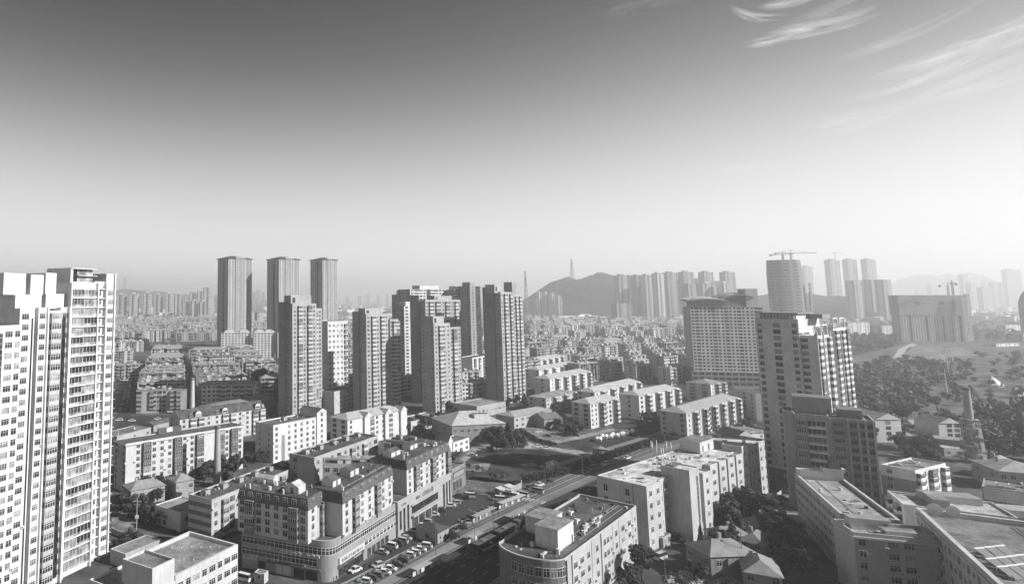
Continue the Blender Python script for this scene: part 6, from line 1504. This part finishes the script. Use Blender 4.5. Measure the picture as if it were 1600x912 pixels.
for k in range(34):
    u = k/34; px = 188+20*u+(0 if k % 2 else 9*(1-u)); py = 642-72*u; t_ = R.choice((WH, SV, DK, GY, WH)); g = gp(px, py); car(g.x, g.y, -11, 'saloon', t_, '%s car in the double line up the long left street' % NM[t_], 'cars lining the long left street', False)
for k in range(16):
    u = k/16; px = 1316+20*u; py = 606-40*u; t_ = R.choice((WH, SV, DK)); g = gp(px, py); car(g.x, g.y, 35, 'saloon', t_, '%s car on the hazy avenue beside the park' % NM[t_], 'cars on the hazy avenue', False)
for i, (px, py) in enumerate(((736, 812), (743, 807), (749, 803), (756, 800), (763, 797), (770, 794))): carpx(px, py, 112, R.choice(('saloon', 'suv')), (DK, GY, DK)[i % 3], '%s %s car from the near end of the dark row behind the slim bus shelter' % (ORD[i], NM[(DK, GY, DK)[i % 3]]), 'dark cars behind the slim bus shelter')
# buses
def bus(px, py, az, label, tone='q0.05', roof='q0.09', L=12.0, stripe='q0.55', cat='bus', name='bus'):
    g = gp(px, py); t = empty(name, (g.x, g.y, .03), rad(90-az)); tag(t, label, cat); h = 3.15 if L > 8 else 2.6; w = 1.25 if L > 8 else 1.0
    b = MB(); b.box(-L/2, -w, .35, L/2, w, h-.1, mt(tone)); b.box(-L/2+.1, -w+.1, h-.099, L/2-.1, w-.1, h, mt(roof)); b.build('body', t)
    b = MB()
    n = int(L/1.4)
    for sy in (-1, 1):
        y0, y1 = (sy*w, sy*(w+.03)) if sy > 0 else (sy*(w+.03), sy*w)
        for i in range(n): x = -L/2+.4+i*(L-.8)/n; b.box(x, y0, 1.35, x+(L-.8)/n-.15, y1, 2.5, mt('g0.03'))
    b.build('side_windows', t)['kind'] = 'stuff'
    b = MB(); b.box(-L/2-.03, -w+.1, 1.1, -L/2, w-.1, 2.7, mt('g0.03')); b.build('windscreen', t)
    b = MB(); b.box(-L/2+2.4, -w-.02, .5, L/2-2.2, -w, 1.2, mt(stripe)); b.build('side_advert', t)
    b = MB(); b.box(-2, -.7, h+.003, .5, .7, h+.25, mt('q0.16')); b.build('roof_unit', t)
    K = car_kit('saloon', DK)
    for sx in (-L*.33, L*.31):
        for sy in (-1, 1): inst('wheel', K[3], t, (sx, sy*(w-.12), .45), scale=(1.4, 1.3, 1.4))
bus(757, 858, 45.5, 'nearest of the three dark buses in line at the tram platform')
bus(790, 838, 45.5, 'middle one of the three dark buses in line at the tram platform')
bus(818, 821, 45.5, 'furthest of the three dark buses, behind the pale platform roof')
bus(798, 778, 128, 'white minibus parked by the slanting shelter', 'q0.75', 'q0.75', 6.5, 'q0.5', 'minibus', 'minibus')
# shelters and platforms along the tram
def shelter(px, py, az, L, w, label, h=2.9, roof='w0.34', back=True):
    g = gp(px, py); t = empty('shelter', (g.x, g.y, 0), rad(90-az)); tag(t, label, 'shelter')
    b = MB(); b.box(-L/2, -w/2, h, L/2, w/2, h+.16, mt(roof)); b.build('canopy', t)
    P = MB().cyl(0, 0, .15, h, .09, .09, 6, mt('m0.30'))
    pm = MB(); pm.cyl(0, 0, .15, h-.002, .09, .09, 6, mt('m0.30')); me = pm.mesh('post'); n = max(2, int(L/4))
    for i in range(n+1): inst('post', me, t, (-L/2+.5+(L-1)*i/n, w*.3, 0))
    if back:
        b = MB()
        for i in range(int(L/2.2)): b.box(-L/2+.6+i*2.2, w*.3+.1, .5, -L/2+2.2+i*2.2, w*.3+.16, 2.3, mt('q0.22' if i % 2 else 'q0.55'))
        b.build('advert_panel', t)['kind'] = 'stuff'
b = MB(); band(b, T0[1:5], 1.3, 4.1, .35, 'a0.22'); tag(b.build('platform'), kind='structure')
shelter(671, 893, 46, 16, 2.2, 'long pale roofed shelter on the near tram platform'); shelter(742, 849, 46, 7, 2.2, 'short pale shelter beside the nearest bus'); shelter(812, 811, 46, 18, 2.4, 'long pale shelter behind the furthest bus', roof='w0.30')
shelter(757, 812, 46, 15, 2.0, 'slim pale bus shelter between parked cars and the tram'); shelter(800, 791, 50, 17, 2.2, 'slanting pale shelter by the white minibus', roof='w0.48')
# dark roofed kiosk
B = Bld('kiosk', 'dark hip roofed kiosk with stone walls between the car rows', (684, 850), (697, 843), 0, 8, 'w0.32', 't0.07', 'kiosk', ac=0); B.o = B.o; B.vol(0, 0, B.W+2, 8, 0, 3.6, 1, Fr='nn', Lf='w', base=.2, roof='hip', rh=1.8); B.done()
hedge('bush beside the dark roofed kiosk', [gp(700, 846), gp(712, 839)], 3.2, 2.4)
shed('small pale box hut at the bottom edge beside the small office', 397, 909, 3.2, 2.6, 2.6, rad(-25), m='w0.42', roof='flat', rm='r0.28')
# market stalls and awnings near the vacant lot
for lab, px, py in (('pale awning over a stall at the near corner of the vacant lot', 783, 772), ('second pale awning beside the fence of the vacant lot', 797, 768)):
    g = gp(px, py); t = empty('stall', (g.x, g.y, 0), rad(40)); tag(t, lab, 'stall'); b = MB(); b.face([(-2, -1.5, 2.2), (2, -1.5, 2.2), (2, 1.5, 2.8), (-2, 1.5, 2.8)], mt('q0.55')); b.build('awning', t); b = MB(); b.box(-1.8, -.6, .02, 1.8, .6, 1, mt('q0.22')); b.build('counter', t)
    pm = MB().cyl(0, 0, 0, 2.2, .05, .05, 5, mt('m0.45')) 
    pm = MB(); pm.cyl(0, 0, 0, 2.2, .05, .05, 5, mt('m0.45')); me = pm.mesh('post')
    for x in (-1.9, 1.9): inst('post', me, t, (x, -1.4, 0))
# rows of stored white vehicles or covers on the second lot
g0_, g1_ = gp(932, 688), gp(988, 676)
for k in range(14):
    p = g0_.lerp(g1_, k/13)+Vector((R.uniform(-1.5, 1.5), R.uniform(-3, 4))); t = empty('covered_trailer', (p.x, p.y, 0), rad(60)); tag(t, '%s pale covered trailer from the left in the row on the second lot' % (ORD[k]), 'trailer', 'pale trailers on the second lot')
    b = MB(); b.box(-3.6, -1.1, .5, 3.6, 1.1, 1.6, mt('q0.65')); b.roofhip(-3.6, -1.1, 3.6, 1.1, 1.602, .5, mt('q0.75'), 0, True); b.build('cover', t)
    b = MB(); b.box(-3.8, -.9, .3, 3.8, .9, .49, mt('q0.15')); b.build('chassis', t)
# lamps and poles
def lamp(px, py, az, label, h=9.5, arm=2.5, double=False, group='street lamps along the boulevard'):
    g = gp(px, py); t = empty('street_lamp', (g.x, g.y, 0), rad(90-az)); tag(t, label, 'street lamp', group)
    b = MB(); b.cyl(0, 0, 0, h, .13, .08, 6, mt('m0.30')); b.build('pole', t)
    for sx in ((1, -1) if double else (1,)):
        b = MB(); b.beam((0, 0, h-.2), (sx*arm, 0, h+.5), .1, mt('m0.30')); o = b.build('arm', t); b = MB(); b.box(sx*arm-.4, -.17, h+.42, sx*arm+.4, .17, h+.6, mt('m0.45')); b.build('lamp_head', o)
lamp(785, 912, 315, 'street lamp beside the hatched median near the bottom edge', 10, 3)
for i, (px, py) in enumerate(((681, 872), (772, 825), (853, 770), (911, 748), (1005, 715), (742, 850))): lamp(px, py, 315, '%s of the slim poles along the tram track, from the near end' % ORD[i], 10, 1.5)
lamp(1040, 905, 30, 'garden lamp post left of the large hipped house', 7, .8, group='garden lamps'); lamp(1162, 903, 30, 'tall garden lamp post between the old houses', 12, .5, group='garden lamps')
for lab, px, py, h in (('tall white mast with a ring of lamps in the park', 1483, 592, 31), ('slim white mast nearer than the ringed lamp mast in the park', 1480, 618, 22)):
    g = gp(px, py); t = empty('lamp_mast', (g.x, g.y, 0)); tag(t, lab, 'mast'); b = MB(); b.cyl(0, 0, 0, h, .5, .25, 8, mt('q0.65')); b.build('pole', t)
    if h > 25: b = MB(); b.cyl(0, 0, h, h+1, 2.6, 3.4, 12, mt('q0.60')); b.build('lamp_ring', t)
g = gp(1551, 603); t = empty('tent', (g.x, g.y, 0)); tag(t, 'white pointed tent standing in the right hand fields', 'tent'); b = MB(); b.cyl(0, 0, 0, 1.5, 7.5, 7.5, 10, mt('q0.7'), cap=False); b.cyl(0, 0, 1.5, 9, 8, .2, 10, mt('q0.75'), cap=False); b.build('canvas', t)
def pole(px, py, h, label):
    g = gp(px, py); t = empty('utility_pole', (g.x, g.y, 0)); tag(t, label, 'pole'); b = MB(); b.cyl(0, 0, 0, h, .17, .12, 6, mt('w0.40')); b.build('post', t); b = MB(); b.box(-1.4, -.08, h-1.2, 1.4, .08, h-1, mt('w0.30')); b.box(-1.1, -.08, h-2.2, 1.1, .08, h-2.05, mt('w0.30')); b.build('crossarm', t); b = MB(); b.box(-.5, -.5, h*.45, .5, .5, h*.45+1.0, mt('q0.55')); b.build('transformer', t)
pole(213, 835, 12, 'leaning pale utility pole with crossarms right of the left tower')
# people: one skinned body each
def person_mesh(seed, tone, legs):
    r = random.Random(seed); s_ = .5+.0*r.random(); st = .16
    V = [(0, 0, .95), (0, 0, 1.2), (0, 0, 1.42), (0, 0, 1.52), (0, .01, 1.64), (.1, 0, .9), (.12, st, .5), (.12, st*.6, .06), (-.1, 0, .9), (-.12, -st*.3, .5), (-.12, -st*1.6, .06), (.19, 0, 1.4), (.25, -.08, 1.13), (.24, .06, .88), (-.19, 0, 1.4), (-.25, .08, 1.13), (-.24, .16, .9), (.12, st*.6+.14, .03), (-.12, -st*1.6+.14, .03)]
    Ed = [(0, 1), (1, 2), (2, 3), (3, 4), (0, 5), (5, 6), (6, 7), (0, 8), (8, 9), (9, 10), (2, 11), (11, 12), (12, 13), (2, 14), (14, 15), (15, 16), (7, 17), (10, 18)]
    Rd = [.15, .13, .15, .055, .1, .1, .065, .045, .1, .065, .045, .065, .045, .035, .065, .045, .035, .04, .04]
    me = bpy.data.meshes.new('person'); me.from_pydata(V, Ed, []); o = bpy.data.objects.new('person', me); COL.objects.link(o)
    mo = o.modifiers.new('skin', 'SKIN'); mo.use_smooth_shade = True
    for i, q in enumerate(Rd): me.skin_vertices[0].data[i].radius = (q, q*.8)
    me.skin_vertices[0].data[0].use_root = True
    sub = o.modifiers.new('sub', 'SUBSURF'); sub.levels = 1; sub.render_levels = 1
    dg = bpy.context.evaluated_depsgraph_get(); nm = bpy.data.meshes.new_from_object(o.evaluated_get(dg)); bpy.data.objects.remove(o)
    nm.materials.clear(); nm.materials.append(mt(tone)); nm.materials.append(mt(legs)); nm.materials.append(mt('w0.30')); nm.materials.append(mt('w0.04'))
    for p in nm.polygons:
        z = p.center.z; p.material_index = 1 if z < .95 and abs(p.center.x) < .19 else (0 if z < 1.48 else (3 if z > 1.66 or p.center.y < -.01 else 2))
        if .8 < z < .98 and abs(p.center.x) > .2: p.material_index = 2
    return nm
PM = [person_mesh(1, 'w0.04', 'w0.05'), person_mesh(2, 'w0.50', 'w0.06'), person_mesh(3, 'w0.18', 'w0.04')]
for i, (px, py, az_, lab) in enumerate(((569, 889, 40, 'person in dark clothes walking behind the lone white saloon'), (696, 809, 80, 'person in a pale top crossing the car park'), (714, 816, 20, 'person standing between the kiosk and the white saloon'), (726, 862, 46, 'person in dark clothes waiting at the end of the near platform'), (831, 785, 130, 'person in a pale top near the tram crossing'), (779, 805, 50, 'person walking by the slim bus shelter'), (526, 908, 30, 'person on the corner under the rounded podium'), (714, 817, 200, 'second person beside the kiosk'), (1017, 707, 50, 'person on the pavement along the hedge'))):
    g = gp(px+(3 if i == 7 else 0), py); o = bpy.data.objects.new('person', PM[i % 3]); COL.objects.link(o); o.location = (g.x, g.y, .03); o.rotation_euler = (0, 0, rad(-az_)); tag(o, lab, 'person')
MB.vi = vi_f
